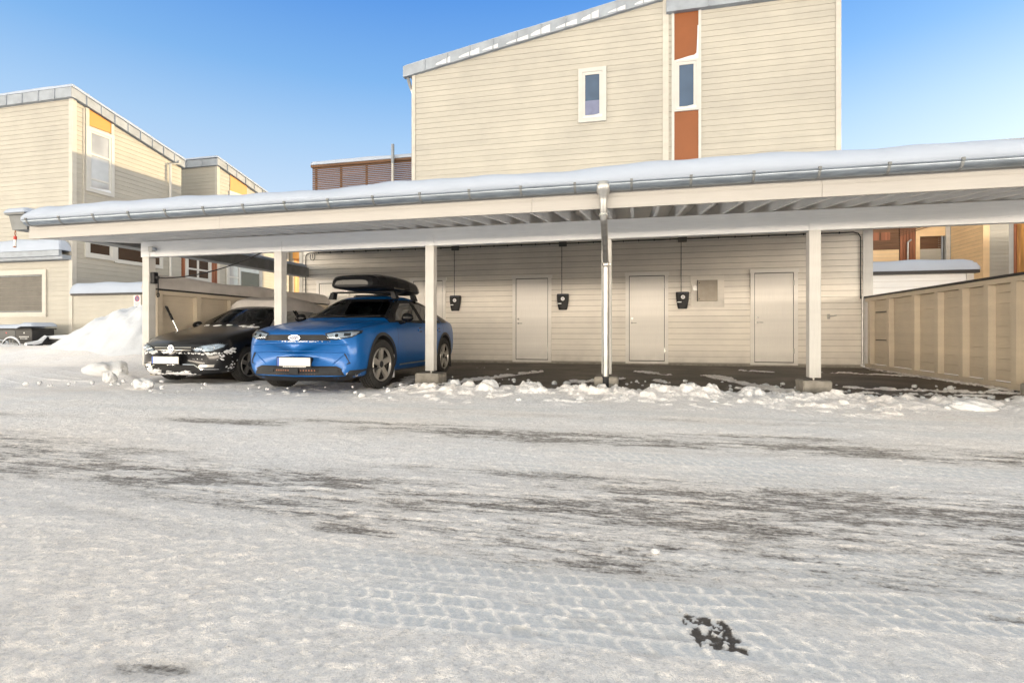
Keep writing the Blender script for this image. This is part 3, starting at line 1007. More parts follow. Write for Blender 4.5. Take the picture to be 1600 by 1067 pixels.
# lean-to with a recessed opening
mb = MB()
mb.box(-26, XH + 0.0, 11.82, 12.08, 2.92, 3.04)
mb.box(-26, XH - 0.02, 11.74, 11.82, 3.0, 3.16)
mb.build('canopy', M['zinc'], row)
slab_snow('canopy_snow', (-26, XH + 0.0, 11.72, 12.09), 0.36, 'snow on the narrow canopy over the opening of the far left house', seed=22, zfn=lambda x, y: 3.165, edge=0.14)
mb = MB()
uframe(mb, fa, -19.4, -17.05, 1.25, 2.66, 0.14, 0.0, 0.05)
mb.build('opening_frame', M['cream_trim'], row)
mb = MB()
uframe(mb, fa, -19.26, -17.2, 1.39, 2.52, 0.05, -0.3, 0.02)
mb.build('opening_edge', M['dark_zinc'], row)
mb = MB()
clapboard(mb, rect_o(-19.3, -17.1, 1.3, 2.6), face_y(12.125), phase=0.05)
mb.build('recess_wall', M['shutter'], row)
# second house of the row
row2 = thing('terraced_house', (XH - 2, 17.6, 0), 'second cream house of the left row, roof edge just above the carport snow', 'house')
def hz2(y): return 7.35 - 0.229 * (y - 17.6)
mb = MB()
clapboard(mb, rect_o(-24, XH - 0.08, 5.0, 7.4), face_y(17.6), phase=0.05)
mb.build('wall', M['cream_x'], row2)
mb = MB()
clapboard(mb, [(17.7, 0.2), (22.0, 0.2), (22.0, hz2(22)), (17.7, hz2(17.7))], fh, phase=0.05)
mb.build('side_wall', M['cream_y'], row2)
mb = MB()
mb.prism([(17.64, 0), (22, 0), (22, hz2(22)), (17.64, hz2(17.64))], 'x', -24, XH - 0.03)
mb.build('core', M['cream_y'], row2)
mb = MB()
mb.box(XH - 0.08, XH + 0.03, 17.57, 17.7, 0.2, 7.38)
mb.build('corner_board', M['cream_trim'], row2)
flashing(row2, face_y(17.6), (-24, 7.36), (XH + 0.12, 7.36), 0.27, 0.12, 0.7)
flashing(row2, fh, (17.5, hz2(17.5) + 0.02), (22.1, hz2(22.1) + 0.02), 0.25, 0.11, 0.5)
mb = MB()
mb.prism([(17.5, hz2(17.5) + 0.23), (22.1, hz2(22.1) + 0.23), (22.1, hz2(22.1) + 0.27), (17.5, hz2(17.5) + 0.27)], 'x', -24, XH + 0.08)
mb.build('roof', M['zinc'], row2)
slab_snow('roof_snow', (-24, XH + 0.14, 17.46, 22.1), 0.12, 'thin snow on the roof of the second house in the left row', seed=23, zfn=lambda x, y: hz2(y) + 0.275, edge=0.1)
mb = MB()
mb.poly([fh(18.25, 6.0, 0.026), fh(19.2, 6.0, 0.026), fh(19.2, hz2(19.2), 0.026), fh(18.25, hz2(18.25), 0.026)])
mb.build('panel', M['yellow'], row2)
window(row2, fh, 18.2, 19.25, 4.7, 6.55, 0.09, 0.06, 'pane_light')
window(row2, fh, 18.05, 20.1, 2.55, 4.3, 0.09, 0.06, 'pane_light', mulls=(18.75,), rails=((18.1, 18.72, 3.05),))
mb = MB()                                              # mirrored balcony painted as a dark patch on the big pane
ubox(mb, fh, 18.86, 19.98, 2.72, 3.35, 0.028, 0.030)
mb.build('pane_reflection', M['pane_dark'], row2)
# link between the two: red-brown boarded entrance bay
bay = thing('entrance_bay', (XH - 1, 16.7, 0), 'red-brown vertically boarded bay with white paired windows between the two left houses', 'house bay')
mb = MB()
rr = random.Random(3)
y = 15.95
while y < 17.6:
    ubox(mb, fh, y, y + 0.092, 0.2, 5.2, 0.0, 0.02 + rr.uniform(0, 0.006))
    ubox(mb, fh, y + 0.092, y + 0.11, 0.2, 5.2, 0.0, 0.004)
    y += 0.11
mb.build('cladding', M['redwood'], bay)
mb = MB()
mb.box(-22, XH - 0.01, 15.93, 17.56, 0, 5.2)
mb.build('core', M['redwood'], bay)
mb = MB()
mb.box(-22, XH + 0.1, 15.96, 17.55, 5.2, 5.35)
mb.build('roof', M['redwood'], bay)
window(bay, fh, 16.05, 17.25, 2.72, 4.3, 0.08, 0.055, 'pane_dark', mulls=(16.62,), rails=((16.1, 16.6, 3.15), (16.65, 17.2, 3.15)))
slab_snow('bay_snow', (-20, XH + 0.12, 15.98, 17.5), 0.14, 'snow on the flat roof of the red-brown entrance bay', seed=24, zfn=lambda x, y: 5.355, edge=0.1)
# third, sunlit, further back
row3 = thing('terraced_house', (XH + 0.4, 23.5, 0), 'sunlit house at the far end of the left row, seen between two carport posts', 'house')
mb = MB()
clapboard(mb, rect_o(22.3, 27.2, 0.2, 6.9), face_x(XH, 1), phase=0.05)
clapboard(mb, rect_o(XH - 6, XH - 0.01, 0.2, 6.9), face_y(22.3), phase=0.05)
mb.build('wall', M['cream_y'], row3)
mb = MB()
mb.box(XH - 6, XH - 0.03, 22.34, 27.2, 0, 6.9)
mb.build('core', M['cream_y'], row3)
mb = MB()
y = 22.4
while y < 23.6:
    ubox(mb, fh, y, y + 0.092, 0.2, 5.2, 0.0, 0.03)
    y += 0.11
mb.build('cladding', M['glow_wood'], row3)
mb = MB()
mb.box(XH, XH + 0.5, 22.3, 27.2, 4.35, 4.7)
mb.build('awning', M['glow_wood'], row3)
mb = MB()
mb.box(XH - 6, XH + 0.2, 22.2, 27.3, 6.9, 7.1)
mb.build('roof', M['zinc'], row3)
window(row3, fh, 23.9, 25.0, 2.2, 4.1, 0.08, 0.055, 'pane_light')

# low wall with no-parking sign left of the carport
lw = thing('garden_wall', (-14.8, YH, 0), 'low cream clapboard wall carrying a no-parking sign behind the snow pile', 'wall')
mb = MB()
clapboard(mb, rect_o(XH + 0.03, -13.55, 0.1, 1.86), face_y(YH), phase=0.04, pitch=0.125)
mb.build('boarding', M['cream_x'], lw)
mb = MB()
mb.box(XH + 0.04, -13.5, YH + 0.03, YH + 0.25, 0, 1.86)
mb.build('core', M['cream_x'], lw)
mb = MB()
mb.box(-13.55, -13.42, YH - 0.03, YH + 0.25, 0.1, 1.86)
mb.build('corner_board', M['cream_trim'], lw)
mb = MB()
mb.box(XH + 0.03, -13.38, YH - 0.08, YH + 0.3, 1.865, 1.92)
mb.build('cap_board', M['dark_wood'], lw)
slab_snow('wall_snow', (XH + 0.0, -13.4, YH - 0.09, YH + 0.32), 0.30, 'rounded snow on top of the low clapboard wall with the sign', seed=31, zfn=lambda x, y: 1.922, edge=0.14)
sg = thing('parking_sign', (-13.72, YH, 1.7), 'white no-parking sign with a red disc on the low clapboard wall', 'sign')
mb = MB()
mb.box(-13.835, -13.60, YH - 0.034, YH - 0.026, 1.50, 1.845)
mb.build('sign_plate', M['sign_white'], sg)
mb = MB()
mb.lathe([(YH - 0.037, 0.0), (YH - 0.037, 0.089), (YH - 0.034, 0.089)], 'y', 32, (-13.717, 0, 1.745))
mb.build('red_disc', M['sign_red'], sg)
mb = MB()
mb.disc((-13.717, YH - 0.039, 1.745), 0.066, 'y', 32)
mb.build('blue_disc', M['sign_blue'], sg)
mb = MB()
c45 = math.cos(R(45))
for s in (1,):
    a = 0.072
    mb.poly([(-13.717 - a * c45 - 0.007, YH - 0.041, 1.745 + a * c45 - 0.007), (-13.717 - a * c45 + 0.007, YH - 0.041, 1.745 + a * c45 + 0.007), (-13.717 + a * c45 + 0.007, YH - 0.041, 1.745 - a * c45 + 0.007), (-13.717 + a * c45 - 0.007, YH - 0.041, 1.745 - a * c45 - 0.007)])
mb.build('slash', M['sign_red'], sg)
mb = MB()
for z, w_, h_ in ((1.622, 0.10, 0.022), (1.588, 0.075, 0.016), (1.566, 0.085, 0.012), (1.528, 0.03, 0.022)):
    xx = -13.717 - w_
    rr = random.Random(int(z * 1000))
    while xx < -13.717 + w_ - 0.004:
        ww = rr.uniform(0.008, 0.02)
        mb.box(xx, min(xx + ww, -13.717 + w_), YH - 0.0365, YH - 0.0345, z - h_ / 2, z + h_ / 2)
        xx += ww + 0.006
mb.build('small_print', M['sign_grey'], sg)

# slatted terrace screen beyond, with vent pole
sc = thing('terrace_screen', (-8.9, 16.2, 5.6), 'brown horizontal slat screen of a roof terrace above the carport snow', 'screen')
mb = MB()
rr = random.Random(8)
z = 5.3
while z < 6.42:
    mb.box(-10.78, -6.05, 16.0 + rr.uniform(-0.004, 0.004), 16.03, z, z + 0.042)
    z += 0.062
mb.build('slats', M['brown_slat'], sc)
mb = MB()
for xx in [-10.7 + i * 0.95 for i in range(6)]:
    mb.box(xx, xx + 0.06, 16.035, 16.09, 5.3, 6.42)
mb.build('upright', M['brown_slat'], sc)
mb = MB()
mb.box(-10.82, -6.05, 15.96, 16.1, 6.425, 6.50)
mb.build('cap_board', M['brown_slat'], sc)
slab_snow('screen_snow', (-10.82, -6.05, 15.94, 16.2), 0.15, 'thin snow line on the brown terrace screen', seed=41, zfn=lambda x, y: 6.505, edge=0.09)
blk = thing('terrace_block', (-8.5, 18, 0), 'cream building block under the brown roof terrace, behind the carport roof', 'house')
mb = MB()
clapboard(mb, rect_o(-10.75, -6.1, 3.4, 5.25), face_y(16.05), phase=0.0)
mb.build('wall', M['cream_x'], blk)
mb = MB()
mb.box(-10.75, -6.1, 17.05, 22.0, 0.1, 5.22)
mb.box(-10.75, -6.1, 16.08, 17.045, 3.4, 5.22)
mb.build('core', M['cream_x'], blk)
vp = thing('vent_pole', (-7.72, 15.8, 5), 'thin pale metal pole standing in front of the brown terrace screen', 'pole')
mb = MB()
mb.tube([(-7.72, 15.85, 5.0), (-7.72, 15.85, 6.85)], 0.045, 12)
mb.build('pole', M['white_trim'], vp, 50)
mb = MB()
mb.tube([(-7.72, 15.85, 6.3), (-7.72, 15.85, 6.93)], 0.05, 12)
mb.build('pole_sleeve', M['zinc'], vp, 50)
# ------------------------------------------------------------------ right-hand background
sd2 = thing('garden_shed', (7.4, 17, 0), 'low pale clapboard shed with thick rounded snow on its flat roof beyond the right fence', 'shed')
mb = MB()
clapboard(mb, rect_o(4.5, 8.88, 0.1, 2.42), face_y(17.0), phase=0.02, pitch=0.17)
mb.build('wall', M['white_x'], sd2)
mb = MB()
mb.box(4.5, 9.0, 17.04, 19.0, 0.05, 2.42)
mb.build('core', M['white_x'], sd2)
mb = MB()
mb.box(8.88, 9.05, 16.96, 17.1, 0.1, 2.42)
mb.build('corner_board', M['white_z'], sd2)
mb = MB()
mb.box(4.4, 9.16, 16.9, 19.1, 2.425, 2.51)
mb.build('roof_edge', M['dark_wood'], sd2)
slab_snow('roof_snow', (4.4, 9.17, 16.88, 19.1), 0.31, 'thick rounded snow on the flat roof of the small pale shed', seed=51, zfn=lambda x, y: 2.515, edge=0.30)

rh = thing('terraced_house', (11.5, 24, 0), 'clapboard house with warm reflected glow put into its wall colour and recessed balconies beyond the right fence', 'house')
f24 = face_y(24.0)
mb = MB()
clapboard(mb, rect_o(8.6, 10.25, 0.2, 4.10), f24, phase=0.0)
mb.build('lower_wall', M['peach_glow'], rh)
mb = MB()
z = 4.1
while z < 7.2:
    mb.box(8.6, 10.25, 23.96, 23.99, z, z + 0.075)
    z += 0.10
mb.box(8.6, 10.25, 24.0, 24.05, 4.1, 7.2)
mb.build('balcony_slats', M['brown_slat'], rh)
mb = MB()
ubox(mb, f24, 9.2, 9.52, 4.48, 4.80, 0.04, 0.06); ubox(mb, f24, 9.6, 9.92, 4.48, 4.80, 0.04, 0.06)
mb.build('slat_panel', M['redwood'], rh)
mb = MB()
x = 10.28
while x < 10.82:
    ubox(mb, f24, x, x + 0.10, 0.2, 7.2, 0.0, 0.03)
    x += 0.112
mb.build('cladding', M['redwood'], rh)
mb = MB()
ubox(mb, f24, 10.82, 10.96, 0.2, 7.0, 0.0, 0.05)
mb.build('trim_board', M['peach_glow'], rh)
mb = MB()
for i in range(9):
    z = 4.62 + i * 0.075
    mb.prism([(10.24, z), (11.4, z + 0.36), (11.4, z + 0.39), (10.24, z + 0.03)], 'y', 23.90 - 0.0, 23.93)
mb.build('slat_soffit', M['brown_slat'], rh)
mb = MB()
ubox(mb, f24, 10.96, 11.84, 4.58, 7.0, 0.0, 0.03)
mb.build('balcony_head', M['peach_glow'], rh)
mb = MB()
z = 4.08
while z < 4.58:
    mb.box(10.96, 11.70, 24.01, 24.03, z, z + 0.06)
    z += 0.085
mb.box(10.96, 11.84, 24.5, 24.52, 4.0, 4.6)
mb.build('recess_slats', M['brown_slat'], rh)
mb = MB()
clapboard(mb, rect_o(10.96, 11.70, 0.2, 4.08), f24, phase=0.03)
mb.build('balcony_front', M['cream_x'], rh)
mb = MB()
ubox(mb, f24, 11.70, 11.76, 3.4, 4.58, 0.0, 0.03)
mb.build('balcony_upright', M['zinc'], rh)
mb = MB()
mb.box(11.83, 11.97, 23.9, 24.05, 0.1, 7.2)
mb.build('corner_post', M['white_z'], rh)
f12 = face_x(11.99, -1)
mb = MB()
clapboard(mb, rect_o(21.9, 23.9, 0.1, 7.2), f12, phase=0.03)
mb.build('side_wall', M['peach_glow'], rh)
mb = MB()
mb.box(11.93, 12.12, 21.84, 21.9, 0.1, 7.2)
mb.build('corner_board', M['peach_glow'], rh)
mb = MB()
clapboard(mb, rect_o(12.12, 31.0, 0.1, 7.2), face_y(21.88), phase=0.03)
mb.build('wall', M['cream_x'], rh)
mb = MB()
mb.box(12.02, 31.0, 21.92, 28.0, 0.0, 7.2)
mb.box(8.6, 12.0, 24.6, 28.0, 0.0, 7.2)
mb.build('core', M['cream_x'], rh)
mb = MB()
mb.box(8.5, 31.2, 24.0, 28.1, 7.21, 7.5)
mb.box(11.9, 31.2, 21.7, 23.99, 7.21, 7.5)
mb.build('roof', M['zinc'], rh)
mb = MB()
mb.tube([(10.50, 23.86, 3.0), (10.50, 23.86, 4.35), (10.62, 23.86, 4.45)], 0.035, 8)
mb.build('vent_pipe', M['pipe'], rh, 50)
gh = thing('timber_house', (10.4, 15.5, 0), 'vertically boarded house side with golden sun glow put into its colour at the right edge of the view', 'house')
fg = face_x(10.3, -1)
mb = MB()
rr = random.Random(4)
y = 13.0
while y < 17.35:
    ubox(mb, fg, y, y + 0.105, 0.1, 4.15, 0.0, 0.02 + rr.uniform(0, 0.01))
    ubox(mb, fg, y + 0.105, y + 0.12, 0.1, 4.15, 0.0, 0.004)
    y += 0.12
mb.build('cladding', M['glow_wood'], gh)
mb = MB()
mb.box(10.32, 22, 13.0, 17.6, 0, 4.15)
mb.build('core', M['glow_wood'], gh)
mb = MB()
ubox(mb, fg, 17.42, 17.62, 0.1, 4.15, 0.0, 0.06)
mb.build('corner_board', M['white_z'], gh)
mb = MB()
mb.tube([(10.2, 17.3, 0.1), (10.2, 17.3, 4.1)], 0.035, 10)
mb.build('downpipe', M['redwood'], gh, 50)
mb = MB()
mb.box(10.1, 22.2, 12.8, 17.8, 4.15, 4.3)
mb.build('roof', M['zinc'], gh)

# ------------------------------------------------------------------ bins, planter and bicycle by the left house
bn = thing('storage_bin', (-17.2, 11.2, 0), 'dark grey storage bin with snow on its lid by the far left house', 'bin')
mb = MB()
mb.box(-18.4, -16.72, 11.05, 11.62, 0.1, 0.87, 0.01)
mb.build('bin_body', M['bin'], bn)
mb = MB()
mb.box(-16.715, -16.12, 11.05, 11.62, 0.1, 0.87, 0.01)
mb.build('side_panel', M['dark_wood'], bn)
mb = MB()
mb.box(-18.44, -16.09, 11.01, 11.66, 0.875, 0.905, 0.005)
mb.build('lid', M['black_plastic'], bn)
for xx, mm in ((-17.75, 'sign_white'), (-17.05, 'red'), (-16.4, 'sign_white')):
    mb = MB()
    mb.disc((xx, 11.046, 0.78), 0.022, 'y', 12)
    mb.build('badge', M[mm], bn)
mb = MB()
for i, (a, b) in enumerate(((-16.58, -16.25), (-16.54, -16.3))):
    xx = a
    while xx < b:
        mb.box(xx, xx + 0.03, 11.044, 11.046, 0.66 - i * 0.05, 0.685 - i * 0.05)
        xx += 0.045
mb.build('small_print', M['sign_white'], bn)
slab_snow('bin_snow', (-18.45, -16.07, 11.0, 11.67), 0.11, 'snow lying on the lid of the dark grey storage bin', seed=61, zfn=lambda x, y: 0.906 + (0.05 if x > -16.5 else 0), edge=0.08)

bk = thing('bicycle', (-16.9, 10.6, 0), 'bicycle lying half buried in snow in front of the dark storage bin', 'bicycle')
def ring(c, r, tr, seg=36, a0=0, a1=2 * math.pi):
    return [(c[0] + r * math.cos(a0 + (a1 - a0) * k / seg), c[1], c[2] + r * math.sin(a0 + (a1 - a0) * k / seg)) for k in range(seg + 1)]
wc = (-16.42, 10.75, 0.31)
wh = None
for cx_ in (wc[0], wc[0] - 1.02):
    mb = MB()
    mb.tube(ring((cx_, wc[1], wc[2]), 0.33, 0.02), 0.022, 8, caps=False)
    wh = mb.build('wheel', M['rubber'], bk, 60)
    mb = MB()
    for k in range(14):
        a = 2 * math.pi * k / 14
        mb.tube([(cx_, wc[1], wc[2]), (cx_ + 0.31 * math.cos(a), wc[1], wc[2] + 0.31 * math.sin(a))], 0.004, 4)
    mb.build('spokes', M['steel'], wh)
mb = MB()
A, B = (wc[0], wc[1], wc[2]), (wc[0] - 1.02, wc[1], wc[2])
S, P_, H = (wc[0] - 0.62, wc[1], 0.62), (wc[0] - 0.58, wc[1], 0.28), (wc[0] - 0.12, wc[1], 0.55)
for p, q in ((S, P_), (P_, H), (S, H), (S, B), (P_, B), (H, A)):
    mb.tube([p, q], 0.018, 8)
mb.build('frame', M['zinc'], bk, 60)
mb = MB()
mb.tube(ring(wc, 0.352, 0.02, 26, R(15), R(165)), [0.012 + 0.016 * math.sin(math.pi * k / 26) for k in range(27)], 8)
o = mb.build('wheel_snow', M['snow'], None, 60, at=wc)
tag(o, 'curved ridge of snow resting on the half-buried bicycle wheel', 'snow')

be = thing('garden_bench', (-15.3, 11.0, 0), 'low dark wooden bench frame covered with snow beside the storage bin', 'bench')
mb = MB()
mb.box(-16.0, -14.3, 11.3, 11.36, 0.30, 0.62)
mb.build('backrest', M['dark_wood'], be)
mb = MB()
mb.box(-15.98, -14.32, 10.85, 11.29, 0.30, 0.35)
mb.build('seat', M['dark_wood'], be)
for xx in (-15.95, -14.42):
    mb = MB()
    mb.prism([(11.29, 0.62), (11.1, 0.42), (10.75, 0.40), (10.75, 0.46), (11.08, 0.5), (11.25, 0.68)], 'x', xx, xx + 0.12)
    mb.build('arm', M['dark_wood'], be)
    mb = MB()
    mb.box(xx + 0.02, xx + 0.09, 10.8, 10.87, 0.0, 0.29)
    mb.build('leg', M['dark_wood'], be)
mb = MB()
mb.box(-15.8, -14.55, 10.78, 10.84, 0.16, 0.26)
mb.build('front_rail', M['dark_wood'], be)
def snow_tube(name, pts, r, label, squash=0.7):
    mb = MB()
    n = len(pts)
    mb.tube(pts, r, 10)
    zc = [p[2] for p in pts]
    o = mb.build(name, M['snow'], None, 60, at=pts[0])
    return tag(o, label, 'snow')
snow_tube('bench_snow', [(-16.02, 11.33, 0.645), (-15.4, 11.33, 0.665), (-14.8, 11.33, 0.665), (-14.26, 11.33, 0.65)], [0.05, 0.065, 0.065, 0.05], 'ridge of snow along the back of the dark bench')
snow_tube('bench_snow', [(-15.89, 11.24, 0.68), (-15.89, 11.08, 0.52), (-15.89, 10.9, 0.48), (-15.89, 10.74, 0.47)], [0.05, 0.07, 0.07, 0.05], 'snow on the left arm of the dark bench')
snow_tube('bench_snow', [(-14.36, 11.24, 0.68), (-14.36, 11.08, 0.52), (-14.36, 10.9, 0.48), (-14.36, 10.74, 0.47)], [0.05, 0.07, 0.07, 0.05], 'snow on the right arm of the dark bench')
snow_tube('bench_snow', [(-15.8, 10.81, 0.275), (-15.2, 10.81, 0.285), (-14.55, 10.81, 0.275)], [0.03, 0.045, 0.03], 'snow along the low front rail of the dark bench')

# ------------------------------------------------------------------ small things on the carport
t = thing('power_cable', (-8.3, 7.68, 1.75), 'black cable hanging from a reel on the left post up to the carport beam', 'cable')
mb = MB()
mb.box(-8.358, -8.27, 7.60, 7.69, 1.66, 1.86, 0.012)
mb.box(-8.30, -8.22, 7.62, 7.67, 1.74, 1.79, 0.01)
mb.build('cable_reel', M['black_plastic'], t)
mb = MB()
pts = [(-8.26, 7.645, 1.765)]
for i in range(1, 17):
    s = i / 16
    pts.append((-8.24 + s * 2.35, 7.66, 1.755 + 0.47 * s ** 1.9 - 0.02 * math.sin(math.pi * s)))
mb.tube(pts, 0.011, 8)
mb.build('cable_line', M['black_plastic'], t, 60)
mb = MB()
mb.tube([(-8.235, 7.645, 1.76), (-8.232, 7.645, 1.6), (-8.235, 7.645, 1.50), (-8.26, 7.645, 1.46), (-8.245, 7.645, 1.42), (-8.215, 7.645, 1.43), (-8.215, 7.645, 1.48), (-8.24, 7.645, 1.5)], 0.010, 8)
mb.build('hook', M['black_plastic'], t, 60)
t = thing('motion_sensor', (-8.31, 7.57, 2.25), 'small white sensor box on the carport beam above the leftmost post', 'sensor')
mb = MB()
mb.box(-8.33, -8.24, 7.53, 7.60, 2.21, 2.30, 0.008)
mb.build('sensor_body', M['white_trim'], t)
mb = MB()
mb.box(-8.235, -8.19, 7.53, 7.58, 2.235, 2.285, 0.006)
mb.build('sensor_head', M['zinc'], t)
t = thing('hanging_marker', (-9.38, 6.20, 2.4), 'small red and white reflector stick hanging from the left end of the carport roof', 'marker')
mb = MB()
mb.tube([(-9.38, 6.20, 2.39), (-9.40, 6.20, 2.33), (-9.385, 6.20, 2.285), (-9.37, 6.20, 2.33), (-9.38, 6.20, 2.39)], 0.005, 6)
mb.build('string', M['redwood'], t)
mb = MB()
mb.tube([(-9.385, 6.20, 2.29), (-9.387, 6.20, 2.235)], 0.021, 10)
mb.build('red_end', M['red'], t, 50)
mb = MB()
mb.tube([(-9.387, 6.20, 2.235), (-9.395, 6.20, 2.13)], 0.019, 10)
mb.build('white_stick', M['sign_white'], t, 50)
mb = MB()
mb.tube([(-9.395, 6.20, 2.13), (-9.396, 6.20, 2.115)], 0.021, 10)
mb.build('end_cap', M['redwood'], t, 50)
t = thing('snow_shovel', (-8.28, 8.0, 0), 'snow shovel with black D-grip and silver shaft leaning behind the black car', 'shovel')
g0, g1 = Vector((-8.41, 7.98, 1.27)), Vector((-8.10, 8.22, 0.3))
d = (g1 - g0).normalized()
side = Vector((0, 0, 1)).cross(d).normalized()
up = d.cross(side)
mb = MB()
e = g0 + d * 0.03
loop = [e + d * 0.13, e + side * 0.055 + d * 0.03, e + side * 0.06 - d * 0.03, e - side * 0.06 - d * 0.03, e - side * 0.055 + d * 0.03, e + d * 0.13]
mb.tube([tuple(p) for p in loop], 0.016, 8)
mb.tube([tuple(e + d * 0.11), tuple(e + d * 0.24)], [0.024, 0.02], 10)
mb.build('grip', M['black_plastic'], t, 60)
mb = MB()
mb.tube([tuple(e + d * 0.22), tuple(e + d * 0.50)], 0.016, 10)
mb.build('shaft', M['chrome'], t, 60)
mb = MB()
mb.tube([tuple(e + d * 0.46), tuple(e + d * 0.95)], 0.019, 10)
mb.build('lower_grip', M['black_plastic'], t, 60)
mb = MB()
bc = e + d * 1.0
mb.mesh_in([bc + side * 0.05, bc - side * 0.05, bc - side * 0.2 + d * 0.1, bc - side * 0.2 + d * 0.24 + up * 0.05, bc + side * 0.2 + d * 0.24 + up * 0.05, bc + side * 0.2 + d * 0.1], [(0, 1, 2, 3, 4, 5)])
mb.build('blade', M['black_plastic'], t)
# ------------------------------------------------------------------ cars
def lerp_tab(tab, y):
    if y <= tab[0][0]: return tab[0][1]
    for (a, va), (b, vb) in zip(tab[:-1], tab[1:]):
        if y <= b:
            t = (y - a) / (b - a)
            return va + (vb - va) * t
    return tab[-1][1]

def evaluated(ob):
    dg = bpy.context.evaluated_depsgraph_get()
    dg.update()
    me = bpy.data.meshes.new_from_object(ob.evaluated_get(dg))
    return me

def temp(mb, mats=None):
    me = bpy.data.meshes.new('tmp')
    me.from_pydata(mb.v, [], mb.f)
    if mats:
        for m in mats:
            me.materials.append(m)
        me.polygons.foreach_set('material_index', mb.m)
    bm = bmesh.new(); bm.from_mesh(me)
    bmesh.ops.remove_doubles(bm, verts=bm.verts[:], dist=1e-5)
    bmesh.ops.recalc_face_normals(bm, faces=bm.faces[:])
    bm.to_mesh(me); bm.free()
    ob = bpy.data.objects.new('tmp', me)
    col.objects.link(ob)
    return ob

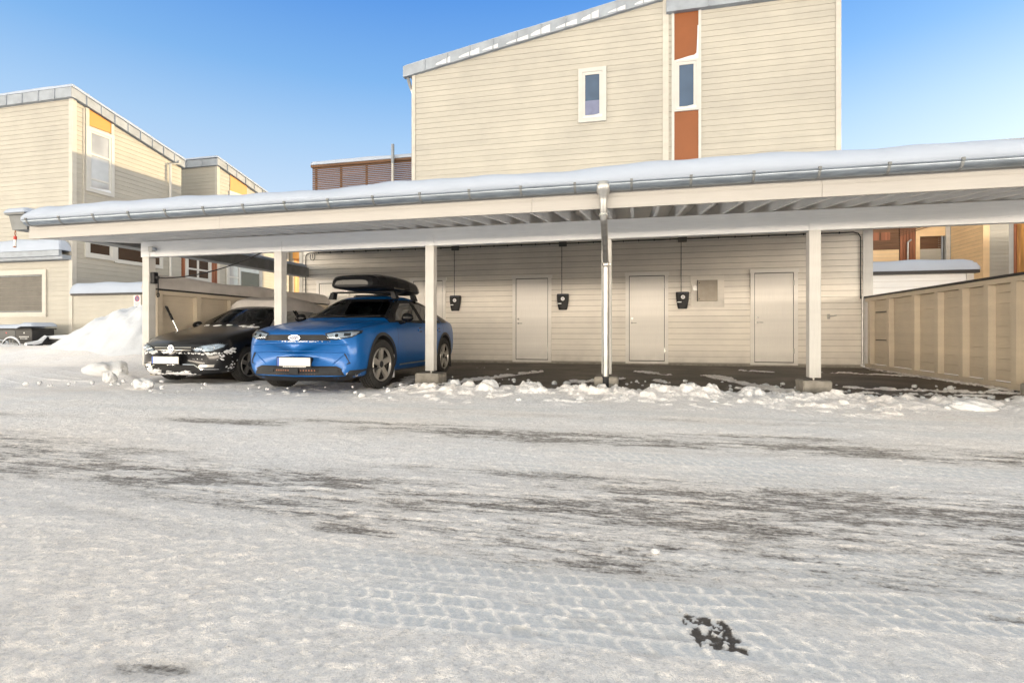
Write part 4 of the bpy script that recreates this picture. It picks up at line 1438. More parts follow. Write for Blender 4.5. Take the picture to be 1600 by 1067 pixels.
class Car:
    def __init__(self, spec):
        self.s = spec
    def section(self, y):
        s = self.s
        Wd, zb, zt = lerp_tab(s['W'], y), lerp_tab(s['zb'], y), lerp_tab(s['zt'], y)
        belt = lerp_tab(s['belt'], y)
        g = lerp_tab(s['g'], y)                       # 0 bonnet/boot, 1 full greenhouse
        rw = lerp_tab(s['rw'], y)
        low = [(0, zb), (0.5 * Wd, zb), (0.86 * Wd, zb + 0.015), (0.955 * Wd, zb + 0.09), (0.992 * Wd, zb + 0.55 * (belt - zb) * 0.45 + 0.05), (Wd, zb + 0.55 * (belt - zb)), (0.992 * Wd, zb + 0.76 * (belt - zb)), (0.965 * Wd, belt - 0.055)]
        hood = [(0.925 * Wd, min(belt, zt - 0.045)), (0.88 * Wd, zt - 0.035), (0.74 * Wd, zt - 0.012), (0.40 * Wd, zt - 0.002), (0, zt)]
        cab = [(0.925 * Wd, belt), (0.60 * 0.925 * Wd + 0.40 * rw, belt + (zt - 0.05 - belt) * 0.40), (rw, zt - 0.05), (0.62 * rw, zt - 0.008), (0, zt)]
        up = [(h[0] * (1 - g) + c[0] * g, h[1] * (1 - g) + c[1] * g) for h, c in zip(hood, cab)]
        if low[-1][1] > up[0][1] - 0.012:
            low[-1] = (low[-1][0], up[0][1] - 0.012)
        bow = s['bow'](y)
        return [(x, y + bow * (x / max(s['W0'], 0.01)) ** 2, z) for x, z in low + up]
    def shell(self, paint, level=2, inset=0.0, stations=None):
        s = self.s
        mb = MB()
        rings = []
        for y in (stations or s['ys']):
            half = self.section(y)
            full = half + [(-x, yy, z) for x, yy, z in half[-2:0:-1]]
            rings.append(full)
        n = len(rings[0])
        for A, B in zip(rings[:-1], rings[1:]):
            for k in range(n):
                mb.poly([A[k], A[(k + 1) % n], B[(k + 1) % n], B[k]])
        for ring, sgn in ((rings[0], -1), (rings[-1], 1)):
            c = Vector((0, 0, 0))
            for p in ring: c += Vector(p)
            c /= n
            cur = ring
            for f, dy in ((0.8, 0.010), (0.45, 0.016), (0.12, 0.018)):
                nxt = [(c.x + (p[0] - c.x) * f, p[1] + sgn * dy, c.z + (p[2] - c.z) * f) for p in ring]
                for k in range(n):
                    mb.poly([cur[k], cur[(k + 1) % n], nxt[(k + 1) % n], nxt[k]])
                cur = nxt
            mb.poly(cur)
        ob = temp(mb, [paint, M['inside']])
        md = ob.modifiers.new('s', 'SUBSURF')
        md.levels = md.render_levels = level
        me = evaluated(ob)
        bpy.data.objects.remove(ob)
        ob = bpy.data.objects.new('tmp', me)
        col.objects.link(ob)
        bm = bmesh.new(); bm.from_mesh(me)
        self.bvh = BVHTree.FromBMesh(bm)
        bm.free()
        self.ob = ob
        return ob
    def cut(self, mb, mi=1):
        mb.m = [mi] * len(mb.f)
        c = temp(mb, [self.ob.data.materials[0], M['inside']])
        md = self.ob.modifiers.new('b', 'BOOLEAN')
        md.operation = 'DIFFERENCE'
        md.solver = 'EXACT'
        md.object = c
        me = evaluated(self.ob)
        self.ob.modifiers.clear()
        self.ob.data = me
        bpy.data.objects.remove(c)
    def hit(self, p, axis, sgn):
        """axis 'y' : p=(x,z) ray along +Y from the front (sgn -1) or back; axis 'x': p=(y,z) from side sgn; 'z': p=(x,y) from above"""
        if axis == 'y':
            o, d = Vector((p[0], 9.0 * sgn, p[1])), Vector((0, -sgn, 0))
        elif axis == 'x':
            o, d = Vector((9.0 * sgn, p[0], p[1])), Vector((-sgn, 0, 0))
        else:
            o, d = Vector((p[0], p[1], 9.0)), Vector((0, 0, -1))
        loc, nor, _, _ = self.bvh.ray_cast(o, d)
        if loc is None:
            q = Vector((p[0], 0.0, p[1])) if axis == 'y' else (Vector((0.8 * sgn, p[0], p[1])) if axis == 'x' else Vector((p[0], p[1], 1)))
            loc, nor, _, _ = self.bvh.find_nearest(q)
        if nor.dot(d) > 0:
            nor = -nor
        return loc, nor
    def patch(self, poly, axis, sgn, off=0.004, step=0.04, thick=0.0):
        """Polygon in the projection plane, laid on the body at the offset; optional thickness (skirt)."""
        bm = bmesh.new()
        vs = [bm.verts.new((p[0], p[1], 0)) for p in poly]
        bm.faces.new(vs)
        lo = [min(p[i] for p in poly) for i in (0, 1)]
        hi = [max(p[i] for p in poly) for i in (0, 1)]
        for i in (0, 1):
            a = lo[i] + step
            while a < hi[i] - 1e-4:
                co = [0, 0, 0]; no = [0, 0, 0]
                co[i] = a; no[i] = 1
                bmesh.ops.bisect_plane(bm, geom=bm.verts[:] + bm.edges[:] + bm.faces[:], plane_co=co, plane_no=no, dist=1e-6)
                a += step
        bmesh.ops.triangulate(bm, faces=[f for f in bm.faces if len(f.verts) > 4])
        bound = {v for e in bm.edges if e.is_boundary for v in e.verts}
        if thick:
            ext = bmesh.ops.extrude_edge_only(bm, edges=[e for e in bm.edges if e.is_boundary])
            skirt = {v for v in ext['geom'] if isinstance(v, bmesh.types.BMVert)}
        else:
            skirt = set()
        for v in bm.verts:
            loc, nor = self.hit((v.co.x, v.co.y), axis, sgn)
            o = off - thick if v in skirt else off
            v.co = loc + nor * o
        mb = MB(); mb.bm_in(bm)
        return mb
    def strip(self, pts, w, axis, sgn, off=0.0025, closed=False, step=0.03):
        """Band of width w (pts is its centre line) on the body."""
        dense = []
        src = pts + ([pts[0]] if closed else [])
        for p, q in zip(src[:-1], src[1:]):
            n = max(1, int(math.dist(p, q) / step))
            dense += [(p[0] + (q[0] - p[0]) * i / n, p[1] + (q[1] - p[1]) * i / n) for i in range(n)]
        if not closed:
            dense.append(pts[-1])
        m = len(dense)
        mb = MB()
        vs = []
        for i, p in enumerate(dense):
            a = dense[(i - 1) % m] if closed or i > 0 else p
            b = dense[(i + 1) % m] if closed or i < m - 1 else p
            t = Vector((b[0] - a[0], b[1] - a[1])).normalized()
            nrm = Vector((-t.y, t.x))
            for k in (-1, 1):
                loc, nor = self.hit((p[0] + nrm.x * w / 2 * k, p[1] + nrm.y * w / 2 * k), axis, sgn)
                vs.append(loc + nor * off)
        fs = [(2 * i, 2 * i + 1, (2 * ((i + 1) % m)) + 1, 2 * ((i + 1) % m)) for i in range(m if closed else m - 1)]
        mb.mesh_in(vs, fs)
        return mb

def shrink(poly, d):
    """Offset a polygon inwards by d (outline given counter-clockwise or clockwise)."""
    n = len(poly)
    area = sum(poly[i][0] * poly[(i + 1) % n][1] - poly[(i + 1) % n][0] * poly[i][1] for i in range(n))
    s = 1 if area > 0 else -1
    out = []
    for i in range(n):
        p0, p1, p2 = Vector(poly[i - 1]), Vector(poly[i]), Vector(poly[(i + 1) % n])
        e1, e2 = (p1 - p0).normalized(), (p2 - p1).normalized()
        n1, n2 = Vector((-e1.y, e1.x)) * s, Vector((-e2.y, e2.x)) * s
        b = (n1 + n2)
        b = b / max(0.3, b.dot(n1))
        out.append(tuple(p1 + b * d))
    return out

def ring_patch(car, poly, w, axis, sgn, off, step=0.03):
    """Band between an outline and its inward offset."""
    inner = shrink(poly, w)
    mid = [((a[0] + b[0]) / 2, (a[1] + b[1]) / 2) for a, b in zip(poly, inner)]
    mb = MB()
    n = len(poly)
    for i in range(n):
        a, b, c, d = poly[i], poly[(i + 1) % n], inner[(i + 1) % n], inner[i]
        m = max(1, int(math.dist(a, b) / step))
        prev = None
        for k in range(m + 1):
            t = k / m
            p = (a[0] + (b[0] - a[0]) * t, a[1] + (b[1] - a[1]) * t)
            q = (d[0] + (c[0] - d[0]) * t, d[1] + (c[1] - d[1]) * t)
            cur = []
            for r in (p, q):
                loc, nor = car.hit(r, axis, sgn)
                cur.append(loc + nor * off)
            if prev:
                mb.poly([prev[0], cur[0], cur[1], prev[1]])
            prev = cur
    return mb

def arc(cy, cz, r, a0, a1, n=24):
    return [(cy + r * math.cos(R(a0 + (a1 - a0) * i / n)), cz + r * math.sin(R(a0 + (a1 - a0) * i / n))) for i in range(n + 1)]

def make_wheel(car, xc, y, r, width, rim_r, side, spokes, rim_mat, steer=0.0, wide=0.42):
    """Wheel: tyre with tread blocks, rim with spokes. xc = outer face x."""
    h = holder('wheel', car, (xc - side * width / 2, y, r))
    if steer:
        h.rotation_euler = (0, 0, steer)
    hw = width / 2
    s = side
    mb = MB()
    mb.lathe([(-hw * 0.72, rim_r), (-hw * 0.98, rim_r + 0.03), (-hw, r - 0.05), (-hw * 0.93, r - 0.022), (-hw * 0.78, r - 0.012), (hw * 0.78, r - 0.012), (hw * 0.93, r - 0.022), (hw, r - 0.05), (hw * 0.98, rim_r + 0.03), (hw * 0.72, rim_r)], 'x', 48)
    n = 52
    for k in range(n):                                   # tread blocks
        for row in range(4):
            a = 2 * math.pi * (k + (0.5 if row % 2 else 0)) / n
            x0 = -hw * 0.80 + row * hw * 0.41
            x1 = x0 + hw * 0.34
            da = math.pi / n * 0.62
            sk = 0.010 * (1 if row < 2 else -1)
            q = []
            for rr_ in (r - 0.014, r):
                for (xx, aa) in ((x0, a - da), (x1, a - da + sk / r * 2), (x1, a + da + sk / r * 2), (x0, a + da)):
                    q.append((xx, rr_ * math.cos(aa), rr_ * math.sin(aa)))
            mb.mesh_in(q, [(4, 5, 6, 7), (0, 1, 5, 4), (1, 2, 6, 5), (2, 3, 7, 6), (3, 0, 4, 7)])
    mb.build('tyre', M['rubber'], h, 35, at=(0, 0, 0))
    mb = MB()
    of = s * (hw - 0.006)
    mb.lathe([(of - s * 0.03, rim_r - 0.018), (of, rim_r - 0.008), (of + s * 0.003, rim_r), (of - s * 0.012, rim_r + 0.008)], 'x', 48)
    mb.build('rim', M[rim_mat], h, 40, at=(0, 0, 0))
    mb = MB()
    mb.lathe([(of - s * 0.045, rim_r - 0.015), (of - s * 0.05, 0.03), (of - s * 0.05, 0.0)], 'x', 40)
    mb.build('rim_back', M['glossy_black'], h, 40, at=(0, 0, 0))
    mb = MB()
    for k in range(spokes):
        a = 2 * math.pi * k / spokes + math.pi / 2
        def pt(rad, da, dep):
            return (of - s * dep, rad * math.cos(a) - da * math.sin(a), rad * math.sin(a) + da * math.cos(a))
        w0, w1 = wide * 0.085, wide * 0.092 * rim_r / 0.25
        q = [pt(0.035, -w0, 0.02), pt(0.035, w0, 0.02), pt(rim_r - 0.012, w1, 0.006), pt(rim_r - 0.012, -w1, 0.006),
             pt(0.035, -w0, 0.05), pt(0.035, w0, 0.05), pt(rim_r - 0.012, w1, 0.04), pt(rim_r - 0.012, -w1, 0.04)]
        mb.mesh_in(q, [(0, 1, 2, 3), (0, 4, 5, 1), (1, 5, 6, 2), (2, 6, 7, 3), (3, 7, 4, 0)])
    mb.build('spokes', M[rim_mat], h, None, at=(0, 0, 0))
    mb = MB()
    mb.lathe([(of - s * 0.05, 0.052), (of - s * 0.016, 0.05), (of - s * 0.012, 0.04), (of - s * 0.012, 0.0)], 'x', 24)
    mb.build('hub_cap', M['dark_plastic'], h, 40, at=(0, 0, 0))
    return h

def make_seat(car, x, y, z=0.42):
    mb = MB()
    mb.box(x - 0.24, x + 0.24, y - 0.22, y + 0.28, z, z + 0.14, 0.04)
    m = Matrix.Translation((x, y + 0.30, z + 0.10)) @ Matrix.Rotation(R(-14), 4, 'X')
    mb.box(-0.23, 0.23, -0.07, 0.07, 0, 0.62, 0.05, mat=m)
    mb.box(-0.13, 0.13, -0.05, 0.05, 0.66, 0.84, 0.04, mat=m)
    return mb.build('seat', M['seat'], car, 40, at=(0, 0, 0))

def steering(car, x, y, z, r=0.18):
    mb = MB()
    pts = []
    for k in range(25):
        a = 2 * math.pi * k / 24
        pts.append((x + r * math.cos(a), y + r * math.sin(a) * 0.4, z + r * math.sin(a) * 0.92))
    mb.tube(pts, 0.016, 8, caps=False)
    mb.tube([(x - r, y, z), (x + r, y, z)], 0.018, 6)
    mb.tube([(x, y, z), (x, y - 0.3, z - 0.12)], 0.03, 8)
    return mb.build('steering_wheel', M['dark_plastic'], car, 60, at=(0, 0, 0))

def mirror(car, x, y, z, s, mat, paint=None):
    mb = MB()
    bm = bmesh.new()
    bmesh.ops.create_uvsphere(bm, u_segments=20, v_segments=12, radius=1)
    for v in bm.verts:
        c = v.co
        sx = 0.115 if c.x * s > 0 else 0.10
        c.y = c.y * (0.075 if c.y < 0 else 0.045)
        c.x *= sx
        c.z = c.z * (0.075 - 0.012 * (c.x / 0.115) * s)
    bm.transform(Matrix.Translation((x + s * 0.10, y, z)))
    mb.bm_in(bm)
    mb.tube([(x - s * 0.05, y + 0.02, z - 0.085), (x + s * 0.05, y + 0.01, z - 0.06)], [0.03, 0.035], 8)
    return mb.build('wing_mirror', M[mat], car, 60, at=(0, 0, 0))

def plate(car_ob, c, x0, zc, w=0.52, h=0.11, tilt=0.0, yoff=0.012, name='number_plate'):
    loc, nor = c.hit((x0, zc), 'y', -1)
    y = min(c.hit((x0 + dx_, zc + dz_), 'y', -1)[0].y for dx_ in (-w / 2, -w / 4, 0, w / 4, w / 2) for dz_ in (-h / 2, 0, h / 2)) - yoff
    mb = MB()
    mb.box(x0 - w / 2 - 0.014, x0 + w / 2 + 0.014, y, y + 0.014, zc - h / 2 - 0.02, zc + h / 2 + 0.012, 0.003)
    mb.box(x0 - w / 2 + 0.02, x0 + w / 2 - 0.02, y + 0.012, y + 0.10, zc - h / 2, zc + h / 2)
    p = mb.build(name, M['black_plastic'], car_ob, None, at=(0, 0, 0))
    mb = MB()
    mb.box(x0 - w / 2 + 0.032, x0 + w / 2, y - 0.003, y - 0.001, zc - h / 2, zc + h / 2)
    mb.build('plate_face', M['plate'], p, None, at=(0, 0, 0))
    mb = MB()
    mb.box(x0 - w / 2, x0 - w / 2 + 0.030, y - 0.003, y - 0.001, zc - h / 2, zc + h / 2)
    mb.build('country_strip', M['blue_mark'], p, None, at=(0, 0, 0))
    return y, p

def text_mesh(body, size, shear=0.0, offset=0.0):
    cu = bpy.data.curves.new('t', 'FONT')
    cu.body = body
    cu.size = size
    cu.shear = shear
    cu.offset = offset
    cu.align_x = 'CENTER'
    cu.align_y = 'CENTER'
    ob = bpy.data.objects.new('t', cu)
    col.objects.link(ob)
    me = evaluated(ob)
    bpy.data.objects.remove(ob)
    return [v.co[:] for v in me.vertices], [list(p.vertices) for p in me.polygons]

def stuck_snow(car_ob, c, spots, seed, name='stuck_snow', mat='crust', keep=None):
    """Crusts of driven snow: spots = (axis, sgn, p, q, spread_a, spread_b, count, size)."""
    rr = random.Random(seed)
    mb = MB()
    for axis, sgn, p, q, sa, sb, count, size in spots:
        for _ in range(count):
            a, b = rr.gauss(p, sa), rr.gauss(q, sb)
            if keep and axis == 'y' and keep[0] < a < keep[1] and keep[2] < b < keep[3]:
                continue
            loc, nor = c.hit((a, b), axis, sgn)
            r = size * rr.uniform(0.25, 0.95)
            bm = bmesh.new()
            bmesh.ops.create_icosphere(bm, subdivisions=2, radius=1)
            rot = nor.to_track_quat('Z', 'Y').to_matrix().to_4x4()
            st = rr.uniform(0.9, 2.6)
            ang = Matrix.Rotation(rr.uniform(-0.5, 0.5), 4, 'Z')
            for v in bm.verts:
                k = 1 + 0.22 * rr.uniform(-1, 1)
                v.co = Vector((v.co.x * r * st * k, v.co.y * r * k, v.co.z * min(0.012, r * 0.35) * k))
            bm.transform(Matrix.Translation(loc) @ rot @ ang)
            mb.bm_in(bm)
    o = mb.build(name, M[mat], car_ob, 60, at=(0, 0, 0))
    o['kind'] = 'stuff'
    return o

def finish_body(c, car_ob, name, mats_extra=()):
    me = c.ob.data
    me.name = name
    me.shade_smooth()
    me.set_sharp_from_angle(angle=R(32))
    ob = c.ob
    ob.name = name
    ob.parent = car_ob
    return ob

# ---------------------------------------------------------------- blue crossover
blue = thing('parked_car', (-4.56, 7.20, -0.05), 'metallic blue crossover car with a black roof box parked in the second bay', 'car')
blue.rotation_euler = (0, 0, R(1.2))
blue.scale = (0.965, 1, 1)
S1 = dict(
    W0=0.936,
    W=[(-.87, .765), (-.85, .82), (-.79, .875), (-.65, .915), (-.40, .930), (0, .936), (2.8, .936), (3.2, .915), (3.5, .875), (3.68, .81), (3.76, .70)],
    zb=[(-.87, .235), (-.84, .20), (-.7, .185), (0, .20), (2.8, .20), (3.4, .26), (3.76, .36)],
    zt=[(-.87, .79), (-.855, .838), (-.80, .880), (-.65, .920), (-.4, .965), (0, 1.01), (.22, 1.032), (.34, 1.06), (.75, 1.275), (1.10, 1.435), (1.30, 1.487), (1.60, 1.515), (2.1, 1.505), (2.6, 1.435), (3.0, 1.33), (3.3, 1.215), (3.55, 1.105), (3.66, 1.06), (3.74, .98), (3.76, .93)],
    belt=[(-.87, .715), (-.80, .82), (-.65, .875), (-.4, .91), (0, .95), (.3, .975), (2.6, 1.03), (3.2, 1.05), (3.5, 1.04), (3.76, .92)],
    g=[(-.87, 0), (.20, 0), (.36, .75), (.6, 1), (3.3, 1), (3.55, .7), (3.7, 0), (3.76, 0)],
    rw=[(0, .80), (.3, .76), (.7, .67), (1.10, .61), (1.6, .60), (2.2, .59), (2.9, .58), (3.4, .62), (3.7, .65)],
    bow=lambda y: 0.165 * max(0.0, min(1, (-.30 - y) / .57)) ** 1.5 - 0.12 * max(0.0, min(1, (y - 3.2) / .55)) ** 1.5 + 0.10 * max(0, 1 - abs(y - .75) / .6),
    ys=[-.87, -.855, -.83, -.78, -.70, -.58, -.40, -.18, .05, .20, .30, .38, .55, .75, .95, 1.10, 1.22, 1.40, 1.65, 1.95, 2.25, 2.55, 2.85, 3.10, 3.30, 3.50, 3.62, 3.70, 3.74, 3.76])
c = Car(S1)
c.shell(M['blue_paint'])
WR = 0.372
# wheel housings
for wy in (0.0, 2.767):
    for s in (-1, 1):
        mb = MB()
        mb.lathe([(s * 0.60, 0.0), (s * 0.60, .425), (s * 1.2, .425), (s * 1.2, 0.0)], 'x', 48, (0, wy, WR + .005))
        c.cut(mb)
# cabin space
cab = [(.45, .74), (.75, .62), (1.1, .575), (1.6, .57), (2.2, .56), (2.8, .53), (3.1, .50)]
mb = MB()
rings = []
for y, rw in cab:
    zt = lerp_tab(S1['zt'], y) - 0.075
    rings.append([(-.80, y, .48), (.80, y, .48), (.80, y, .93), (rw + .02, y, zt - .07), (rw * .6, y, zt), (-rw * .6, y, zt), (-rw - .02, y, zt - .07), (-.80, y, .93)])
for A, B in zip(rings[:-1], rings[1:]):
    for k in range(8):
        mb.poly([A[k], A[(k + 1) % 8], B[(k + 1) % 8], B[k]])
mb.poly(rings[0]); mb.poly(rings[-1])
c.cut(mb)
WS = [(-.74, 1.075), (.74, 1.075), (.60, 1.36), (.555, 1.418), (-.555, 1.418), (-.60, 1.36)]
DW1 = [(.62, 1.025), (.86, 1.19), (1.20, 1.365), (1.62, 1.395), (1.66, 1.035)]
DW2 = [(1.76, 1.038), (1.72, 1.395), (2.10, 1.392), (2.52, 1.335), (2.66, 1.26), (2.64, 1.055)]
DW3 = [(2.74, 1.06), (2.76, 1.225), (3.08, 1.10), (3.06, 1.07)]
mb = MB(); mb.prism(shrink(WS, .045), 'y', -.2, 1.45); c.cut(mb)
for q in (DW1, DW2):
    mb = MB(); mb.prism(shrink(q, .016), 'x', -1.3, 1.3); c.cut(mb)
finish_body(c, blue, 'body')
Z = (0, 0, 0)
c.patch(shrink(WS, .025), 'y', -1, .003).build('windscreen', M['car_glass'], blue, 60, Z)
ring_patch(c, WS, .055, 'y', -1, .005).build('windscreen_surround', M['glossy_black'], blue, 60, Z)
for s in (-1, 1):
    for q in (DW1, DW2):
        c.patch(shrink(q, .01), 'x', s, .002).build('side_window', M['car_glass'], blue, 60, Z)
        ring_patch(c, shrink(q, -.03), .052, 'x', s, .0045).build('window_surround', M['glossy_black'], blue, 60, Z)
    c.patch(shrink(DW3, -.03), 'x', s, .004).build('quarter_window', M['glossy_black'], blue, 60, Z)
    c.patch([(1.64, 1.03), (1.64, 1.40), (1.74, 1.40), (1.77, 1.03)], 'x', s, .0035).build('door_pillar', M['glossy_black'], blue, 60, Z)
    c.patch([(.40, 1.0), (.62, 1.005), (1.20, 1.40), (1.10, 1.415), (.62, 1.17)], 'x', s, .0035).build('windscreen_pillar', M['glossy_black'], blue, 60, Z)
    # wheel arch and sill cladding
    for wy in (0.0, 2.767):
        c.strip(arc(wy, WR + .005, .447, -12, 192), .05, 'x', s, .007).build('arch_trim', M['dark_plastic'], blue, 60, Z)
    c.strip([(.46, .285), (2.32, .285)], .13, 'x', s, .006).build('sill_trim', M['black_plastic'], blue, 60, Z)
    c.strip([(.62, .335), (2.2, .335)], .022, 'x', s, .010).build('sill_accent', M['rim'], blue, 60, Z)
    # door gaps and handles
    for ln in ([(.52, .36), (.50, .62), (.56, .97)], [(1.70, .36), (1.72, .70), (1.705, 1.02)], [(2.36, .46), (2.52, .66), (2.70, .86), (2.72, 1.03)]):
        c.strip(ln, .007, 'x', s, .0015).build('door_gap', M['black_plastic'], blue, 60, Z)
    for hy in (1.50, 2.46):
        c.patch([(hy - .11, .865), (hy + .11, .875), (hy + .11, .915), (hy - .11, .905)], 'x', s, .014, thick=.02).build('door_handle', M['blue_paint'], blue, 40, Z)
        c.patch([(hy - .06, .850), (hy + .05, .853), (hy + .05, .93), (hy - .06, .928)], 'x', s, .003).build('handle_recess', M['black_plastic'], blue, 40, Z)
    mirror(blue, s * .90, .72, 1.085, s, 'glossy_black')
    # headlamp
    hl = [(s * .44, .832), (s * .50, .752), (s * .60, .742), (s * .80, .775), (s * .868, .835), (s * .86, .872), (s * .78, .878), (s * .60, .862)]
    if s < 0: hl = hl[::-1]
    lamp = c.patch(hl, 'y', -1, .003, .02).build('headlamp', M['dark_plastic'], blue, 60, Z)
    inner = shrink(hl, .018)
    c.patch(inner, 'y', -1, .006, .02).build('lamp_reflector', M['lamp_inner'], lamp, 60, Z)
    for k, (xx, zz, ww) in enumerate(((.535, .80, .03), (.61, .803, .022), (.665, .806, .022), (.74, .815, .04), (.81, .83, .025))):
        q = [(s * (xx - ww), zz - .022), (s * (xx + ww), zz - .020), (s * (xx + ww), zz + .02), (s * (xx - ww), zz + .018)]
        c.patch(q if s > 0 else q[::-1], 'y', -1, .009, .02).build('lamp_module', M['pane_light'] if k % 2 == 0 else M['glossy_black'], lamp, 60, Z)
    c.patch(hl, 'y', -1, .013, .02).build('lamp_lens', M['lens'], lamp, 60, Z)
    # corner air slot
    sl_ = [(s * .70, .565), (s * .735, .565), (s * .80, .42), (s * .735, .405), (s * .775, .44)]
    c.patch(sl_ if s > 0 else sl_[::-1], 'y', -1, .004, .03).build('air_slot', M['black_plastic'], blue, 60, Z)
    c.strip([(s * .735, .575), (s * .805, .42), (s * .72, .392)], .014, 'y', -1, .010).build('slot_edge', M['blue_paint'], blue, 60, Z)
# front panel between the lamps
c.patch([(-.53, .735), (.53, .735), (.47, .80), (.42, .815), (-.42, .815), (-.47, .80)], 'y', -1, .003, .04).build('front_panel', M['dark_plastic'], blue, 60, Z)
def crease(pts, r, axis='y', sgn=-1, sink=.4):
    dense = []
    for p, q in zip(pts[:-1], pts[1:]):
        n = max(1, int(math.dist(p, q) / .05))
        dense += [(p[0] + (q[0] - p[0]) * i / n, p[1] + (q[1] - p[1]) * i / n) for i in range(n)]
    dense.append(pts[-1])
    path = []
    for p in dense:
        l_, n_ = c.hit(p, axis, sgn)
        path.append(tuple(l_ - n_ * r * sink))
    mb = MB(); mb.tube(path, [r * (.3 if i in (0, len(path) - 1) else 1) for i in range(len(path))], 10)
    mb.build('bumper_crease', M['blue_paint'], blue, 70, Z)
crease([(-.80, .675), (-.5, .692), (0, .70), (.5, .692), (.80, .675)], .016)
crease([(-.74, .565), (-.4, .582), (0, .585), (.4, .582), (.72, .57), (.80, .50)], .014)
crease([(.52, .395), (.60, .46), (.72, .56)], .011)
crease([(-.52, .395), (-.60, .46), (-.72, .56)], .011)
for s in (-1, 1):
    crease([(s * .50, -.72), (s * .60, -.45), (s * .68, -.05), (s * .70, .22)], .013, 'z', 1, .45)
    c.strip([(s * .80, -.62), (s * .83, -.3), (s * .835, .1), (s * .80, .30)], .008, 'z', 1, .0015).build('bonnet_gap', M['black_plastic'], blue, 60, Z)
# lower intake with cladding and lip
c.patch([(-.72, .26), (.72, .26), (.66, .36), (.60, .385), (-.60, .385), (-.66, .36)], 'y', -1, .004, .04).build('lower_grille', M['black_plastic'], blue, 60, Z)
for zz in (.285, .345):
    c.strip([(-.68, zz), (0, zz), (.68, zz)], .016, 'y', -1, .016).build('grille_bar', M['dark_plastic'], blue, 60, Z)
c.patch([(-.07, .285), (.07, .285), (.07, .365), (-.07, .365)], 'y', -1, .03, .05, .03).build('radar_cover', M['dark_plastic'], blue, 40, Z)
for s in (-1, 1):
    q = [(s * .36, .30), (s * .64, .30), (s * .60, .365), (s * .36, .36)]
    c.patch(q if s > 0 else q[::-1], 'y', -1, .012, .04, .01).build('grille_flap', M['dark_plastic'], blue, 40, Z)
slots = MB()
for k in range(16):
    x0 = -.30 + k * .04
    if abs(x0) > .08:
        for zz in (.272, .318):
            loc, nor = c.hit((x0, zz), 'y', -1)
            slots.box(x0 - .008, x0 + .008, loc.y - .008, loc.y, zz, zz + .018)
slots.build('grille_slots', M['redwood'], blue, None, Z)
c.strip([(-.80, .245), (-.6, .225), (0, .222), (.6, .225), (.80, .245)], .05, 'y', -1, .022).build('front_lip', M['black_plastic'], blue, 60, Z)
for s in (-1, 1):
    q = [(s * .70, .225), (s * .90, .225), (s * .90, .34), (s * .78, .33)]
    c.patch(q if s > 0 else q[::-1], 'y', -1, .006, .03).build('bumper_corner', M['dark_plastic'], blue, 60, Z)
ypl, _p = plate(blue, c, 0.0, .445)
mb = MB()
xx = -.17
rr = random.Random(2)
while xx < .17:
    ww = rr.uniform(.012, .022)
    mb.box(xx, xx + ww, ypl - .002, ypl + .004, .372, .384)
    xx += ww + .007
mb.build('plate_lettering', M['sign_white'], _p, None, Z)
# oval badge
loc, nor = c.hit((0, .775), 'y', -1)
yb = loc.y - .012
mb = MB()
mb.mesh_in([(.092 * math.cos(2 * math.pi * k / 40), yb, .775 + .036 * math.sin(2 * math.pi * k / 40)) for k in range(40)]
           + [(.092 * math.cos(2 * math.pi * k / 40), yb + .02, .775 + .036 * math.sin(2 * math.pi * k / 40)) for k in range(40)],
           [list(range(40))] + [(k, (k + 1) % 40, 40 + (k + 1) % 40, 40 + k) for k in range(40)])
bd = mb.build('badge', M['chrome'], blue, None, Z)
mb = MB()
mb.mesh_in([(.082 * math.cos(2 * math.pi * k / 40), yb - .002, .775 + .029 * math.sin(2 * math.pi * k / 40)) for k in range(40)], [list(range(40))])
mb.build('badge_field', M['sign_blue'], bd, None, Z)
tv, tf = text_mesh('Ford', .062, .35, .0012)
mb = MB()
mb.mesh_in([(v[0] * 1.05, yb - .004, .775 + v[1]) for v in tv], tf)
mb.build('badge_lettering', M['sign_white'], bd, None, Z)
# wipers, wheels, interior, mud flaps
for x0, x1 in ((-.55, .02), (.08, .62)):
    pts = []
    for i in range(7):
        t_ = i / 6
        l_, n_ = c.hit((x0 + (x1 - x0) * t_, 1.07 + .03 * t_), 'y', -1)
        pts.append(tuple(l_ + n_ * .014))
    mb = MB(); mb.tube(pts, .007, 6)
    mb.build('wiper', M['black_plastic'], blue, 60, Z)
for wy, st in ((0.0, R(-6)), (2.767, 0)):
    for s in (-1, 1):
        make_wheel(blue, s * .925, wy, WR, .235, .245, s, 5, 'rim', st, .46)
        fl = MB()
        fl.box(s * .80 - .10, s * .80 + .11, wy + .405, wy + .42, .14, .52, .004)
        fl.build('mud_flap', M['crust'] if wy == 0 else M['dark_plastic'], blue, None, Z)
for x in (-.38, .38):
    make_seat(blue, x, 1.35, .42)
mb = MB(); mb.box(-.60, .60, 2.15, 2.30, .5, 1.02, .05); mb.build('rear_bench', M['seat'], blue, 40, Z)
mb = MB(); mb.box(-.76, .76, .48, .82, .80, 1.0, .04); mb.build('dashboard', M['inside'], blue, 40, Z)
steering(blue, .38, .93, .98)
mb = MB(); mb.box(-.12, .12, .98, 1.03, 1.28, 1.36, .02); mb.build('rear_mirror', M['black_plastic'], blue, 40, Z)
stuck_snow(blue, c, [('y', -1, .05, .722, .20, .003, 60, .007), ('y', -1, .80, .26, .05, .02, 14, .012)], 4)

